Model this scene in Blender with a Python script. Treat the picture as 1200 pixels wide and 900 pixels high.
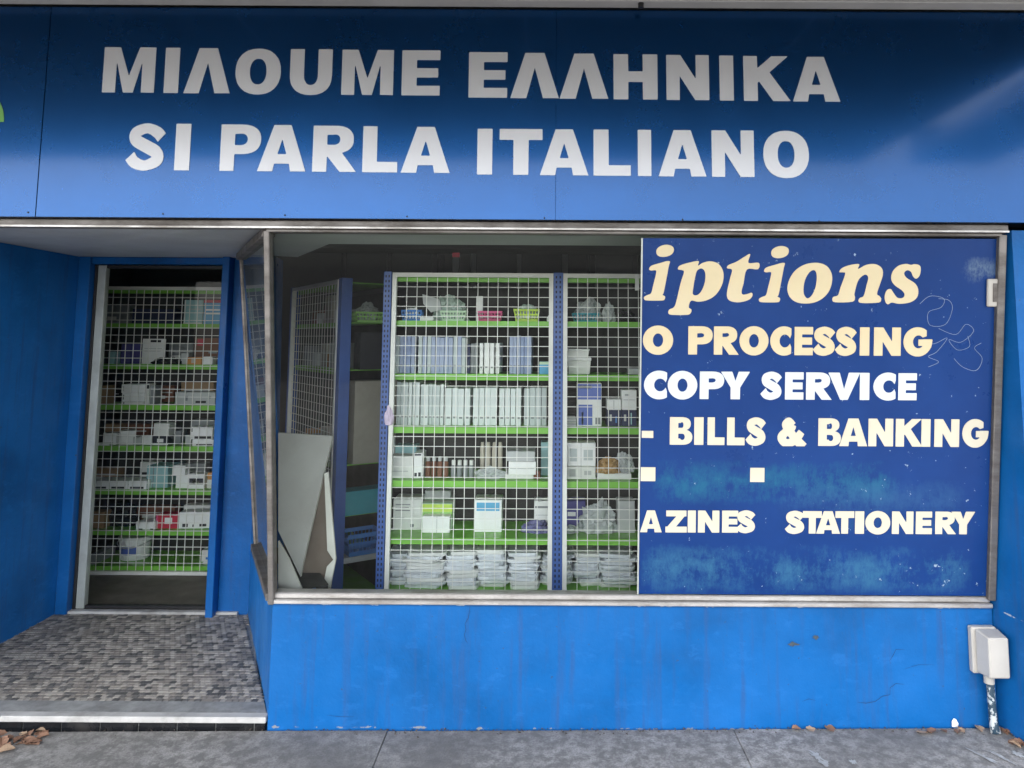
import bpy, bmesh, math, random
import numpy as np
from mathutils import Vector, Matrix, noise as mnoise
from mathutils.geometry import tessellate_polygon

for o in list(bpy.data.objects): bpy.data.objects.remove(o)
S = bpy.context.scene
COL = S.collection
R = math.radians

# ------------------------------------------------------------------ camera
FPX, PPX, PPY = 867.0, 640.0, 312.0
TH, RO = math.atan(88/867.0), 0.006
CP = Vector((0, -3.08, 1.6))
_f = Vector((0, math.cos(TH), math.sin(TH))); _u0 = Vector((0, -math.sin(TH), math.cos(TH))); _x = Vector((1, 0, 0))
_r = math.cos(RO)*_x + math.sin(RO)*_u0
_u = math.cos(RO)*_u0 - math.sin(RO)*_x
cd = bpy.data.cameras.new('camera'); cam = bpy.data.objects.new('camera', cd); COL.objects.link(cam)
cd.sensor_width = 36; cd.lens = FPX/1200*36
cd.shift_x = (600-PPX)/1200; cd.shift_y = (PPY-450)/1200
cd.clip_start = 0.05; cd.clip_end = 2000
M = Matrix((_r, _u, -_f)).transposed().to_4x4(); M.translation = CP
cam.matrix_world = M
S.camera = cam

def ray(x, y): return _r*((x-PPX)/FPX) + _u*((PPY-y)/FPX) + _f
def aty(x, y, Y): d = ray(x, y); return CP + d*((Y-CP.y)/d.y)
def atz(x, y, Z): d = ray(x, y); return CP + d*((Z-CP.z)/d.z)
def atplane(x, y, p, n): d = ray(x, y); return CP + d*((p-CP).dot(n)/d.dot(n))

# ------------------------------------------------------------------ world, sun, exposure
W = bpy.data.worlds.new('World'); S.world = W; W.use_nodes = True
nt = W.node_tree; nt.nodes.clear()
sky = nt.nodes.new('ShaderNodeTexSky'); sky.sky_type = 'NISHITA'; sky.sun_disc = False
SUN_EL, SUN_AZ = 56, 215      # azimuth clockwise from +Y: the sun stands on the street side
sky.sun_elevation = R(SUN_EL); sky.sun_rotation = R(SUN_AZ); sky.dust_density = 2.5; sky.air_density = 1.0
hs = nt.nodes.new('ShaderNodeHueSaturation'); hs.inputs['Saturation'].default_value = 0.32
bg = nt.nodes.new('ShaderNodeBackground'); bg.inputs[1].default_value = 0.15
wo = nt.nodes.new('ShaderNodeOutputWorld')
nt.links.new(sky.outputs[0], hs.inputs['Color']); nt.links.new(hs.outputs[0], bg.inputs[0]); nt.links.new(bg.outputs[0], wo.inputs[0])
sl = bpy.data.lights.new('sun', 'SUN'); sl.energy = 1.5; sl.angle = R(14); sl.color = (1, .96, .9)
so = bpy.data.objects.new('sun', sl); COL.objects.link(so)
sd = Vector((math.sin(R(SUN_AZ))*math.cos(R(SUN_EL)), math.cos(R(SUN_AZ))*math.cos(R(SUN_EL)), math.sin(R(SUN_EL))))
so.rotation_euler = sd.to_track_quat('Z', 'Y').to_euler(); so.location = (0, -20, 30)
S.view_settings.view_transform = 'Standard'; S.view_settings.look = 'None'
S.view_settings.exposure = 2.6; S.view_settings.gamma = 1
S.render.engine = 'CYCLES'
S.cycles.max_bounces = 12; S.cycles.diffuse_bounces = 5; S.cycles.transparent_max_bounces = 24
S.cycles.caustics_reflective = False; S.cycles.caustics_refractive = False

# ------------------------------------------------------------------ materials
def new_mat(name):
    m = bpy.data.materials.new(name); m.use_nodes = True
    return m, m.node_tree, m.node_tree.nodes['Principled BSDF']
def N(t, typ, **kw):
    n = t.nodes.new(typ)
    for k, v in kw.items():
        if k.startswith('i_'):
            key = k[2:].replace('_', ' ')
            (n.inputs[key] if key in n.inputs else n.inputs[int(key)]).default_value = v
        else: setattr(n, k, v)
    return n
def ramp(t, fac, stops):
    r = t.nodes.new('ShaderNodeValToRGB'); e = r.color_ramp.elements
    while len(e) < len(stops): e.new(.5)
    for k, (p, c) in enumerate(stops):
        e[k].position = p; e[k].color = tuple(c)+(1,) if len(c) == 3 else c
    t.links.new(fac, r.inputs[0]); return r
def mixc(t, fac, a, b, mode='MIX'):
    n = t.nodes.new('ShaderNodeMix'); n.data_type = 'RGBA'; n.blend_type = mode
    for sock, v in ((n.inputs[0], fac), (n.inputs[6], a), (n.inputs[7], b)):
        if hasattr(v, 'is_output'): t.links.new(v, sock)
        elif isinstance(v, (int, float)): sock.default_value = v
        else: sock.default_value = tuple(v)+(1,)
    return n.outputs[2]
def mth(t, op, a, b=None, clamp=False):
    n = t.nodes.new('ShaderNodeMath'); n.operation = op; n.use_clamp = clamp
    for k, v in enumerate((a, b)):
        if v is None: continue
        if hasattr(v, 'is_output'): t.links.new(v, n.inputs[k])
        else: n.inputs[k].default_value = v
    return n.outputs[0]
def noise(t, scale, detail=4, rough=.55, coord=None, stretch=None, dist=0):
    if coord is None:
        coord = t.nodes.new('ShaderNodeTexCoord').outputs['Object']
    if stretch:
        mp = t.nodes.new('ShaderNodeMapping'); mp.inputs['Scale'].default_value = stretch
        t.links.new(coord, mp.inputs[0]); coord = mp.outputs[0]
    n = N(t, 'ShaderNodeTexNoise', i_Scale=scale, i_Detail=detail, i_Roughness=rough, i_Distortion=dist)
    t.links.new(coord, n.inputs['Vector']); return n.outputs['Fac']
def bump(t, b, h, strength=.2, dist=.01):
    n = N(t, 'ShaderNodeBump', i_Strength=strength, i_Distance=dist)
    t.links.new(h, n.inputs['Height']); t.links.new(n.outputs[0], b.inputs['Normal'])
def simple(name, c, rough=.55, var=.18, scale=9, metal=0, bmp=.08, spec=.5, dirt=None, rvar=.12):
    m, t, b = new_mat(name)
    f = noise(t, scale, 5)
    lo = tuple(x*(1-var) for x in c); hi = tuple(min(1, x*(1+var)) for x in c)
    col = ramp(t, f, [(.3, lo), (.7, hi)]).outputs[0]
    if dirt:
        g = noise(t, scale*.45, 8, .7)
        col = mixc(t, ramp(t, g, [(.5, (0,)*3), (.72, (dirt[1],)*3)]).outputs[0], col, dirt[0])
    t.links.new(col, b.inputs['Base Color'])
    rr = ramp(t, noise(t, scale*2.3, 4), [(.3, (max(0, rough-rvar),)*3), (.7, (min(1, rough+rvar),)*3)])
    t.links.new(rr.outputs[0], b.inputs['Roughness'])
    b.inputs['Metallic'].default_value = metal; b.inputs['Specular IOR Level'].default_value = spec
    if bmp: bump(t, b, noise(t, scale*6, 4), bmp, .004)
    return m

MT = {}
def paint_wall(name, c, peel_z=None, rough=.42):
    m, t, b = new_mat(name)
    co = t.nodes.new('ShaderNodeTexCoord').outputs['Object']
    f = noise(t, 2.2, 6, .6, co)
    col = ramp(t, f, [(.3, tuple(x*.68 for x in c)), (.5, c), (.72, tuple(min(1, x*1.16+.004) for x in c))]).outputs[0]
    st = noise(t, 3.2, 5, .6, co, (9, 9, .55))          # long run-down streaks of grime
    col = mixc(t, ramp(t, st, [(.52, (0,)*3), (.72, (.55,)*3)]).outputs[0], col, (.03, .075, .2))
    pz = noise(t, 7, 6, .7, co, (1, 1, 2.2))            # patched, rolled over paint
    col = mixc(t, ramp(t, pz, [(.56, (0,)*3), (.62, (.3,)*3)]).outputs[0], col, tuple(min(1, x*1.25+.012) for x in c))
    sp = noise(t, 46, 5, .65, co)
    col = mixc(t, ramp(t, sp, [(.66, (0,)*3), (.70, (.6,)*3)]).outputs[0], col, (.05, .06, .075))
    if peel_z:
        sx = t.nodes.new('ShaderNodeSeparateXYZ'); t.links.new(co, sx.inputs[0])
        pn = noise(t, 11, 5, .65, co)
        for z0, h, col2, thr in peel_z:
            d = mth(t, 'ABSOLUTE', mth(t, 'SUBTRACT', sx.outputs[2], z0))
            g = mth(t, 'SUBTRACT', 1.0, mth(t, 'DIVIDE', d, h), True)
            k = mth(t, 'MULTIPLY', g, pn)
            col = mixc(t, ramp(t, k, [(thr, (0,)*3), (thr+.03, (.85,)*3)]).outputs[0], col, col2)
    t.links.new(col, b.inputs['Base Color'])
    b.inputs['Specular IOR Level'].default_value = .22
    t.links.new(ramp(t, noise(t, 5, 4, coord=co), [(.3, (rough-.1,)*3), (.7, (rough+.16,)*3)]).outputs[0], b.inputs['Roughness'])
    n1 = noise(t, 70, 3, .5, co); n2 = noise(t, 8, 5, .6, co)
    bump(t, b, mth(t, 'ADD', mth(t, 'MULTIPLY', n1, .3), n2), .22, .012)
    return m
BLUE = (.004, .105, .335)
MT['wall'] = paint_wall('blue_wall_paint', BLUE, [(.552, .028, (.42, .46, .5), .475), (.085, .05, (.25, .25, .24), .53)])
MT['wall2'] = paint_wall('lightened_blue_paint', (.011, .135, .40), [(.12, .05, (.2, .22, .26), .5)])  # same blue paint as the outer wall, lightened to imitate light in the recess
MT['jamb'] = paint_wall('blue_jamb_paint', (.007, .10, .32), None, .35)

def sign_blue():
    m, t, b = new_mat('sign_blue_panel')
    f = noise(t, 1.7, 5)
    t.links.new(ramp(t, f, [(.3, (.001, .043, .15)), (.7, (.002, .050, .172))]).outputs[0], b.inputs['Base Color'])
    t.links.new(ramp(t, noise(t, 6, 6, .65), [(.3, (.25,)*3), (.75, (.29,)*3)]).outputs[0], b.inputs['Roughness'])
    b.inputs['IOR'].default_value = 1.6
    b.inputs['Metallic'].default_value = .75; b.inputs['Coat Weight'].default_value = .42; b.inputs['Coat Roughness'].default_value = .10; b.inputs['Coat IOR'].default_value = 1.45; b.inputs['Specular IOR Level'].default_value = .25
    bump(t, b, noise(t, 1.3, 2), .12, .03)
    return m
MT['sign'] = sign_blue()
MT['signwhite'] = simple('sign_white_vinyl', (.52, .525, .55), .3, .03, 5, metal=.2, bmp=0, spec=.6, rvar=.02)
MT['signgreen'] = simple('sign_green_vinyl', (.12, .32, .06), .34, .05, 5, bmp=.02)

def film():
    m, t, b = new_mat('blue_window_film')
    co = t.nodes.new('ShaderNodeTexCoord').outputs['Object']
    f = noise(t, 2.4, 5, .6, co)
    col = ramp(t, f, [(.3, (.0045, .031, .145)), (.7, (.008, .045, .19))]).outputs[0]
    sx = t.nodes.new('ShaderNodeSeparateXYZ'); t.links.new(co, sx.inputs[0])
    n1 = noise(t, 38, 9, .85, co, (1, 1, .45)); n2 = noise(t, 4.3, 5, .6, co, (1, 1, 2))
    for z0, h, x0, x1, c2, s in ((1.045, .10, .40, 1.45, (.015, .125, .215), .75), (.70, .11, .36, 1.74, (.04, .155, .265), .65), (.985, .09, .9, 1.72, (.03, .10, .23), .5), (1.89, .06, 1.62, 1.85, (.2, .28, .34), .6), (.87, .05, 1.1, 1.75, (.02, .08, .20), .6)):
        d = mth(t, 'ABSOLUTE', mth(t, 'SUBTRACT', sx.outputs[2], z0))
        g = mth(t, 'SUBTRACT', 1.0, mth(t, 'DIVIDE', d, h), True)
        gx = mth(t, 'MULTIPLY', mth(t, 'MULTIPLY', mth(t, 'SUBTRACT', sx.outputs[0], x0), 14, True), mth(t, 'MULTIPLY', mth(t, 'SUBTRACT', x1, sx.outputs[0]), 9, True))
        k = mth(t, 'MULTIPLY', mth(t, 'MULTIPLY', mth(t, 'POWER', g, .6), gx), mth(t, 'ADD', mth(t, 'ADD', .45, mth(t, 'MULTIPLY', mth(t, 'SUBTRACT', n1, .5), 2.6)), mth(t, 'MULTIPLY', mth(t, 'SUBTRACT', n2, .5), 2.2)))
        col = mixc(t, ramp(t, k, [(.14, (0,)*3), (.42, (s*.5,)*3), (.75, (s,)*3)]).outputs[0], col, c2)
    sp = noise(t, 30, 5, .75, co)
    col = mixc(t, ramp(t, sp, [(.665, (0,)*3), (.68, (.75,)*3)]).outputs[0], col, (.4, .5, .6))
    t.links.new(col, b.inputs['Base Color'])
    t.links.new(ramp(t, noise(t, 4, 6, .7, co), [(.3, (.25,)*3), (.75, (.42,)*3)]).outputs[0], b.inputs['Roughness']); b.inputs['Specular IOR Level'].default_value = .22
    bump(t, b, noise(t, 9, 4, coord=co), .06, .01)
    return m
MT['film'] = film()
MT['cream'] = simple('cream_vinyl', (.66, .55, .34), .4, .06, 7, bmp=.02, dirt=((.5, .45, .35), .35))
MT['cream2'] = simple('pale_cream_vinyl', (.64, .585, .45), .4, .07, 7, bmp=.02, dirt=((.5, .48, .42), .4))
MT['filmwhite'] = simple('white_vinyl', (.64, .68, .68), .4, .05, 7, bmp=.02, dirt=((.55, .6, .6), .3))
MT['scratch'] = simple('scratched_mark', (.3, .38, .5), .6, .1, 20)

def glass(name, tint, dust_haze, ior=1.31):
    m = bpy.data.materials.new(name); m.use_nodes = True; t = m.node_tree; t.nodes.clear()
    out = t.nodes.new('ShaderNodeOutputMaterial')
    tr = t.nodes.new('ShaderNodeBsdfTransparent'); tr.inputs[0].default_value = tint+(1,)
    gl = t.nodes.new('ShaderNodeBsdfGlossy'); gl.inputs['Roughness'].default_value = .015
    fr = N(t, 'ShaderNodeFresnel', i_IOR=ior)
    m1 = t.nodes.new('ShaderNodeMixShader')
    t.links.new(fr.outputs[0], m1.inputs[0]); t.links.new(tr.outputs[0], m1.inputs[1]); t.links.new(gl.outputs[0], m1.inputs[2])
    df = t.nodes.new('ShaderNodeBsdfDiffuse'); df.inputs[0].default_value = (.5, .52, .5, 1)
    n = ramp(t, mth(t, 'MULTIPLY', noise(t, 3, 6, .7), noise(t, 40, 4, .7)), [(.2, (dust_haze*.25,)*3), (.45, (dust_haze,)*3)])
    m2 = t.nodes.new('ShaderNodeMixShader')
    t.links.new(n.outputs[0], m2.inputs[0]); t.links.new(m1.outputs[0], m2.inputs[1]); t.links.new(df.outputs[0], m2.inputs[2])
    t.links.new(m2.outputs[0], out.inputs[0]); return m
MT['glass'] = glass('window_glass', (.94, .965, .95), .012)
MT['glass3'] = glass('door_glass', (.95, .965, .955), .01, 1.22)
MT['glass2'] = glass('side_glass', (.78, .84, .86), .16, 1.75)  # strong diffuse haze here imitates the pane's pale reflection

def metal_old(name, c, rough, dirtc):
    m, t, b = new_mat(name)
    f = noise(t, 6, 6, .65, stretch=(.4, 1, 3))
    col = ramp(t, f, [(.35, tuple(x*.72 for x in c)), (.6, c)]).outputs[0]
    g = noise(t, 9, 8, .75, stretch=(.25, 1, .6))
    col = mixc(t, ramp(t, g, [(.44, (0,)*3), (.62, (.75,)*3)]).outputs[0], col, dirtc)
    t.links.new(col, b.inputs['Base Color']); b.inputs['Metallic'].default_value = .75
    t.links.new(ramp(t, g, [(.3, (rough,)*3), (.65, (min(1, rough+.35),)*3)]).outputs[0], b.inputs['Roughness'])
    bump(t, b, f, .1, .004); return m
MT['alu'] = metal_old('weathered_aluminium', (.62, .60, .58), .3, (.24, .21, .18))
MT['aludull'] = metal_old('dull_frame_metal', (.24, .222, .208), .42, (.12, .105, .092))
MT['aludoor'] = simple('grey_door_frame_metal', (.50, .53, .49), .4, .12, 8, .35, dirt=((.2, .2, .18), .4))
MT['soffit'] = simple('grey_soffit_paint', (.44, .46, .47), .6, .1, 3, dirt=((.22, .22, .22), .5))
MT['awn'] = simple('awning_grey_paint', (.40, .40, .40), .55, .12, 3, dirt=((.2, .19, .18), .5))
MT['awnlining'] = simple('dark_awning_lining', (.07, .07, .075), .7, .15, 3)
MT['black'] = simple('black_rubber', (.012, .012, .013), .5, .2, 12)
MT['concrete'] = None
def concrete(name, c, scale=1):
    m, t, b = new_mat(name)
    co = t.nodes.new('ShaderNodeTexCoord').outputs['Object']
    a = noise(t, 1.8*scale, 7, .65, co); d = noise(t, 22*scale, 6, .7, co); e = noise(t, 140*scale, 3, .6, co)
    col = ramp(t, a, [(.32, tuple(x*.5 for x in c)), (.5, c), (.7, tuple(x*1.4 for x in c))]).outputs[0]
    col = mixc(t, ramp(t, d, [(.42, (.0,)*3), (.58, (.85,)*3)]).outputs[0], col, tuple(x*.5 for x in c))
    col = mixc(t, ramp(t, e, [(.35, (.55,)*3), (.55, (0,)*3)]).outputs[0], col, tuple(x*.45 for x in c))
    w = noise(t, 5*scale, 5, .8, co, dist=.6)
    col = mixc(t, ramp(t, w, [(.69, (0,)*3), (.72, (.6,)*3)]).outputs[0], col, (.55, .56, .56))
    t.links.new(col, b.inputs['Base Color']); b.inputs['Roughness'].default_value = .85
    bump(t, b, mth(t, 'ADD', mth(t, 'MULTIPLY', e, .4), d), .5, .006); return m
MT['concrete'] = concrete('pavement_concrete', (.275, .265, .25))
MT['kerb'] = concrete('kerb_concrete', (.3, .29, .28))
MT['asphalt'] = simple('asphalt', (.055, .055, .057), .85, .3, 30, bmp=.4)
MT['earth'] = simple('far_ground', (.12, .12, .11), .9, .2, .5)
MT['litter'] = simple('brown_leaf_litter', (.07, .055, .045), .8, .45, 30, bmp=.5)
MT['leaf'] = simple('dry_leaf', (.22, .12, .075), .75, .4, 40)
MT['leaf2'] = simple('pale_dry_leaf', (.38, .26, .17), .75, .35, 40)
def mosaic():
    m, t, b = new_mat('mosaic_tile_glaze')
    g = t.nodes.new('ShaderNodeNewGeometry').outputs['Random Per Island']
    base = ramp(t, g, [(0, (.17, .16, .145)), (.16, (.17, .16, .15)), (.17, (.27, .24, .205)), (.5, (.32, .285, .245)), (.51, (.42, .38, .325)), (.86, (.45, .41, .355)), (.87, (.10, .095, .09)), (1, (.12, .11, .105))])
    base.color_ramp.interpolation = 'CONSTANT'
    col = mixc(t, ramp(t, noise(t, 3.2, 7, .7), [(.47, (0,)*3), (.7, (.6,)*3)]).outputs[0], base.outputs[0], (.12, .112, .10))
    col = mixc(t, ramp(t, noise(t, 9, 6, .75, dist=.5), [(.67, (0,)*3), (.71, (.55,)*3)]).outputs[0], col, (.5, .49, .47))
    t.links.new(col, b.inputs['Base Color']); b.inputs['Roughness'].default_value = .6
    bump(t, b, noise(t, 60, 4), .25, .004); return m
MT['mosaic'] = mosaic()
MT['grout'] = concrete('mosaic_grout', (.2, .19, .18), 2)
MT['nosing'] = simple('worn_white_nosing', (.46, .45, .43), .6, .2, 9, dirt=((.17, .155, .135), .9), bmp=.25)
MT['nosing2'] = simple('grey_terrazzo_edge', (.27, .27, .26), .6, .25, 20, dirt=((.13, .12, .11), .6), bmp=.25)
MT['chip'] = simple('chipped_render', (.05, .07, .09), .8, .3, 60)
MT['splash'] = simple('dried_white_splash', (.36, .37, .37), .8, .2, 40, dirt=((.2, .2, .2), .8))
MT['blacktile'] = simple('black_glazed_tile', (.010, .011, .013), .18, .2, 9, bmp=.02, dirt=((.1, .09, .08), .35))
MT['wire'] = simple('white_coated_wire', (.80, .80, .76), .45, .06, 10)
MT['wireframe'] = simple('white_mesh_frame', (.78, .78, .74), .42, .07, 6, dirt=((.45, .44, .4), .3))
MT['post'] = simple('blue_shelf_upright', (.045, .11, .36), .4, .1, 6, dirt=((.03, .05, .12), .4))
MT['slot'] = simple('dark_slot', (.008, .012, .03), .7, .1, 10, bmp=0)
MT['shelf'] = simple('green_shelf_enamel', (.19, .50, .06), .4, .08, 6, dirt=((.13, .26, .07), .35))
MT['backpanel'] = simple('grey_back_panel', (.035, .035, .034), .7, .1, 4, dirt=((.02, .02, .018), .5))
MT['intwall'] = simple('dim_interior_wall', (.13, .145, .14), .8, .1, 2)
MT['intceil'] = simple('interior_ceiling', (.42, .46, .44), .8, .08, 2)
MT['intfloor'] = simple('brown_floor_vinyl', (.15, .125, .105), .6, .25, 4, dirt=((.07, .06, .05), .5))
MT['mdf'] = simple('grey_board', (.33, .33, .305), .7, .08, 5, dirt=((.26, .25, .22), .5))
MT['mdfedge'] = simple('pale_board_edge', (.56, .56, .5), .7, .08, 9)
MT['brownboard'] = simple('brown_hardboard', (.14, .11, .085), .75, .15, 8)
MT['pvc'] = simple('beige_pvc', (.47, .445, .405), .45, .06, 8, dirt=((.4, .36, .3), .4))
def flaked():
    m, t, b = new_mat('flaked_white_conduit')
    f = noise(t, 16, 5, .6, stretch=(1, 1, .9))
    c = ramp(t, f, [(.49, (.5, .53, .53)), (.51, (.03, .06, .09)), (.60, (.03, .06, .09)), (.615, (.46, .5, .5))]).outputs[0]
    t.links.new(c, b.inputs['Base Color']); b.inputs['Roughness'].default_value = .55; bump(t, b, f, .3, .004); return m
MT['pvcwhite'] = flaked()
# goods
def ctn(name, c, rough=.55): MT[name] = simple(name, c, rough, .07, 12, bmp=.04, dirt=(tuple(x*.7 for x in c), .35))
for nm, c in dict(white=(.85, .86, .85), offwhite=(.74, .75, .72), palegrey=(.48, .5, .5), grey=(.25, .27, .28), dark=(.02, .022, .028), navy=(.02, .03, .09), purple=(.08, .075, .27), blue=(.06, .2, .52), skyblue=(.12, .42, .68), teal=(.03, .28, .34), tealpale=(.3, .52, .54), lime=(.5, .68, .10), green=(.3, .58, .16), palegreen=(.52, .70, .5), pink=(.62, .10, .24), red=(.52, .03, .06), orange=(.6, .28, .08), brown=(.20, .085, .05), cardboard=(.33, .21, .11), beige=(.5, .46, .38), board=(.33, .31, .26), palepink=(.62, .52, .66), spineblue=(.36, .42, .58), spineblue2=(.26, .33, .52), spinewhite=(.68, .73, .73), spinegrey=(.52, .58, .58), ink=(.03, .035, .045), printblue=(.11, .17, .52)).items(): ctn('g_'+nm, c)
def plastic(name, c, tr):
    m, t, b = new_mat(name)
    f = noise(t, 30, 6, .7)
    t.links.new(ramp(t, f, [(.3, tuple(x*.8 for x in c)), (.7, c)]).outputs[0], b.inputs['Base Color'])
    b.inputs['Roughness'].default_value = .2; b.inputs['Alpha'].default_value = 1-tr
    b.inputs['Coat Weight'].default_value = .5; b.inputs['Coat Roughness'].default_value = .1
    bump(t, b, noise(t, 45, 6, .7, dist=1.2), .7, .012); return m
MT['wrap'] = plastic('plastic_wrapped_paper', (.86, .90, .94), 0)
MT['bag'] = plastic('clear_plastic_bag', (.75, .8, .8), .35)
MT['baggreen'] = plastic('greenish_plastic_bag', (.6, .75, .66), .35)
MT['bagpurple'] = plastic('purple_plastic_bag', (.2, .2, .42), .15)
MT['bagorange'] = plastic('orange_plastic_bag', (.6, .36, .14), .2)
MT['bagblack'] = plastic('black_plastic_bag', (.02, .022, .026), 0)

# ------------------------------------------------------------------ mesh helpers
def link(name, me, mat, parent=None, loc=None):
    o = bpy.data.objects.new(name, me); COL.objects.link(o)
    if mat: me.materials.append(MT[mat] if isinstance(mat, str) else mat)
    if loc is not None: o.location = loc
    if parent: o.parent = parent
    return o
def obj(name, bm, mat, parent=None, loc=None, smooth=False, bev=0):
    me = bpy.data.meshes.new(name)
    if bev:
        bmesh.ops.bevel(bm, geom=[e for e in bm.edges], offset=bev, segments=1, affect='EDGES', profile=.6)
    bmesh.ops.recalc_face_normals(bm, faces=bm.faces)
    bm.to_mesh(me); bm.free()
    if smooth:
        for p in me.polygons: p.use_smooth = True
    return link(name, me, mat, parent, loc)
def tag(o, label=None, cat=None, group=None, kind=None):
    if label: o['label'] = label
    if cat: o['category'] = cat
    if group: o['group'] = group
    if kind: o['kind'] = kind
    return o
def thing(name, label, cat, loc=(0, 0, 0), rz=0, group=None):
    o = bpy.data.objects.new(name, None); COL.objects.link(o); o.location = loc; o.rotation_euler = (0, 0, rz)
    o.empty_display_size = .05
    return tag(o, label, cat, group)
def B(bm, x0, x1, y0, y1, z0, z1, M=None):
    v = [bm.verts.new(Vector(p) if M is None else M @ Vector(p)) for p in ((x0, y0, z0), (x1, y0, z0), (x1, y1, z0), (x0, y1, z0), (x0, y0, z1), (x1, y0, z1), (x1, y1, z1), (x0, y1, z1))]
    for f in ((3, 2, 1, 0), (4, 5, 6, 7), (0, 1, 5, 4), (1, 2, 6, 5), (2, 3, 7, 6), (3, 0, 4, 7)): bm.faces.new([v[i] for i in f])
def box(name, mat, x0, x1, y0, y1, z0, z1, parent=None, bev=0, M=None):
    bm = bmesh.new(); B(bm, x0, x1, y0, y1, z0, z1, M); return obj(name, bm, mat, parent, bev=bev)
def hexa(bm, a, b):
    """prism between two matching polygons of points"""
    n = len(a); va = [bm.verts.new(p) for p in a]; vb = [bm.verts.new(p) for p in b]
    bm.faces.new(va); bm.faces.new(vb[::-1])
    for i in range(n): bm.faces.new((va[i], vb[i], vb[(i+1) % n], va[(i+1) % n]))
def bar(bm, p0, p1, w, d, side=None):
    """square bar from p0 to p1; w across 'side', d across the other way"""
    p0 = Vector(p0); p1 = Vector(p1); ax = (p1-p0).normalized()
    s = Vector(side) if side else Vector((1, 0, 0))
    s = (s - ax*s.dot(ax)).normalized(); q = ax.cross(s)
    c = [s*(i*w/2)+q*(j*d/2) for i, j in ((-1, -1), (1, -1), (1, 1), (-1, 1))]
    hexa(bm, [p0+k for k in c], [p1+k for k in c])
def prism_xy(name, mat, pts, z0, z1, parent=None, bev=0):
    bm = bmesh.new(); hexa(bm, [(x, y, z0) for x, y in pts], [(x, y, z1) for x, y in pts]); return obj(name, bm, mat, parent, bev=bev)
def lathe(bm, prof, n=16, cx=0, cy=0, sx=1, sy=1):
    rings = []
    for r, z in prof:
        rings.append([bm.verts.new((cx+sx*r*math.cos(2*math.pi*k/n), cy+sy*r*math.sin(2*math.pi*k/n), z)) for k in range(n)])
    for a, b in zip(rings, rings[1:]):
        for k in range(n): bm.faces.new((a[k], a[(k+1) % n], b[(k+1) % n], b[k]))
    bm.faces.new(rings[0][::-1]); bm.faces.new(rings[-1])
def tube(bm, pts, r, n=8):
    pts = [Vector(p) for p in pts]; rings = []
    for i, p in enumerate(pts):
        d = (pts[min(i+1, len(pts)-1)]-pts[max(i-1, 0)]).normalized()
        s = d.cross(Vector((.3, .5, .81))).normalized(); q = d.cross(s)
        rr = r[i] if isinstance(r, (list, tuple)) else r
        rings.append([bm.verts.new(p+s*rr*math.cos(2*math.pi*k/n)+q*rr*math.sin(2*math.pi*k/n)) for k in range(n)])
    for a, b in zip(rings, rings[1:]):
        for k in range(n): bm.faces.new((a[k], a[(k+1) % n], b[(k+1) % n], b[k]))
    bm.faces.new(rings[0][::-1]); bm.faces.new(rings[-1])

# ------------------------------------------------------------------ lettering: glyphs as signed distance fields, contoured
def sd_poly(P, pts):
    P = P[:, None, :]; a = np.array(pts, float); b = np.roll(a, -1, 0); e = b-a
    w = P-a; t = np.clip((w*e).sum(2)/np.maximum((e*e).sum(1), 1e-12), 0, 1)
    d = np.sqrt(((w-t[..., None]*e)**2).sum(2)).min(1)
    y = P[..., 1]; c1 = (a[:, 1] <= y) & (b[:, 1] > y); c2 = (b[:, 1] <= y) & (a[:, 1] > y)
    cr = e[:, 0]*w[..., 1]-e[:, 1]*w[..., 0]
    wn = (c1 & (cr > 0)).sum(1)-(c2 & (cr < 0)).sum(1)
    return np.where(wn != 0, -d, d)
def ell(cx, cy, rx, ry, p=2.0, n=56):
    o = []
    for k in range(n):
        a = 2*math.pi*k/n; c, s = math.cos(a), math.sin(a)
        o.append((cx+rx*math.copysign(abs(c)**(2/p), c), cy+ry*math.copysign(abs(s)**(2/p), s)))
    return o
def rc(x0, x1, y0, y1): return [(x0, y0), (x1, y0), (x1, y1), (x0, y1)]
def catmull(pts, closed, k=6):
    n = len(pts); out = []
    for i in range(n if closed else n-1):
        g = lambda j: pts[j % n] if closed else pts[min(max(j, 0), n-1)]
        p0, p1, p2, p3 = g(i-1), g(i), g(i+1), g(i+2)
        for s in range(k):
            t = s/k
            out.append(tuple(.5*(2*p1[c]+(p2[c]-p0[c])*t+(2*p0[c]-5*p1[c]+4*p2[c]-p3[c])*t*t+(3*p1[c]-p0[c]-3*p2[c]+p3[c])*t**3) for c in range(len(p1))))
    if not closed: out.append(tuple(pts[-1]))
    return out
def ribbon(path):
    """path of (x, y, width) -> closed polygon along it"""
    p = catmull(path, False, 8); L = []; Rr = []
    for i in range(len(p)):
        a = p[max(i-1, 0)]; b = p[min(i+1, len(p)-1)]; dx, dy = b[0]-a[0], b[1]-a[1]; l = math.hypot(dx, dy) or 1
        nx, ny = -dy/l, dx/l; w = p[i][2]/2
        L.append((p[i][0]+nx*w, p[i][1]+ny*w)); Rr.append((p[i][0]-nx*w, p[i][1]-ny*w))
    return L+Rr[::-1]
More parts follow.
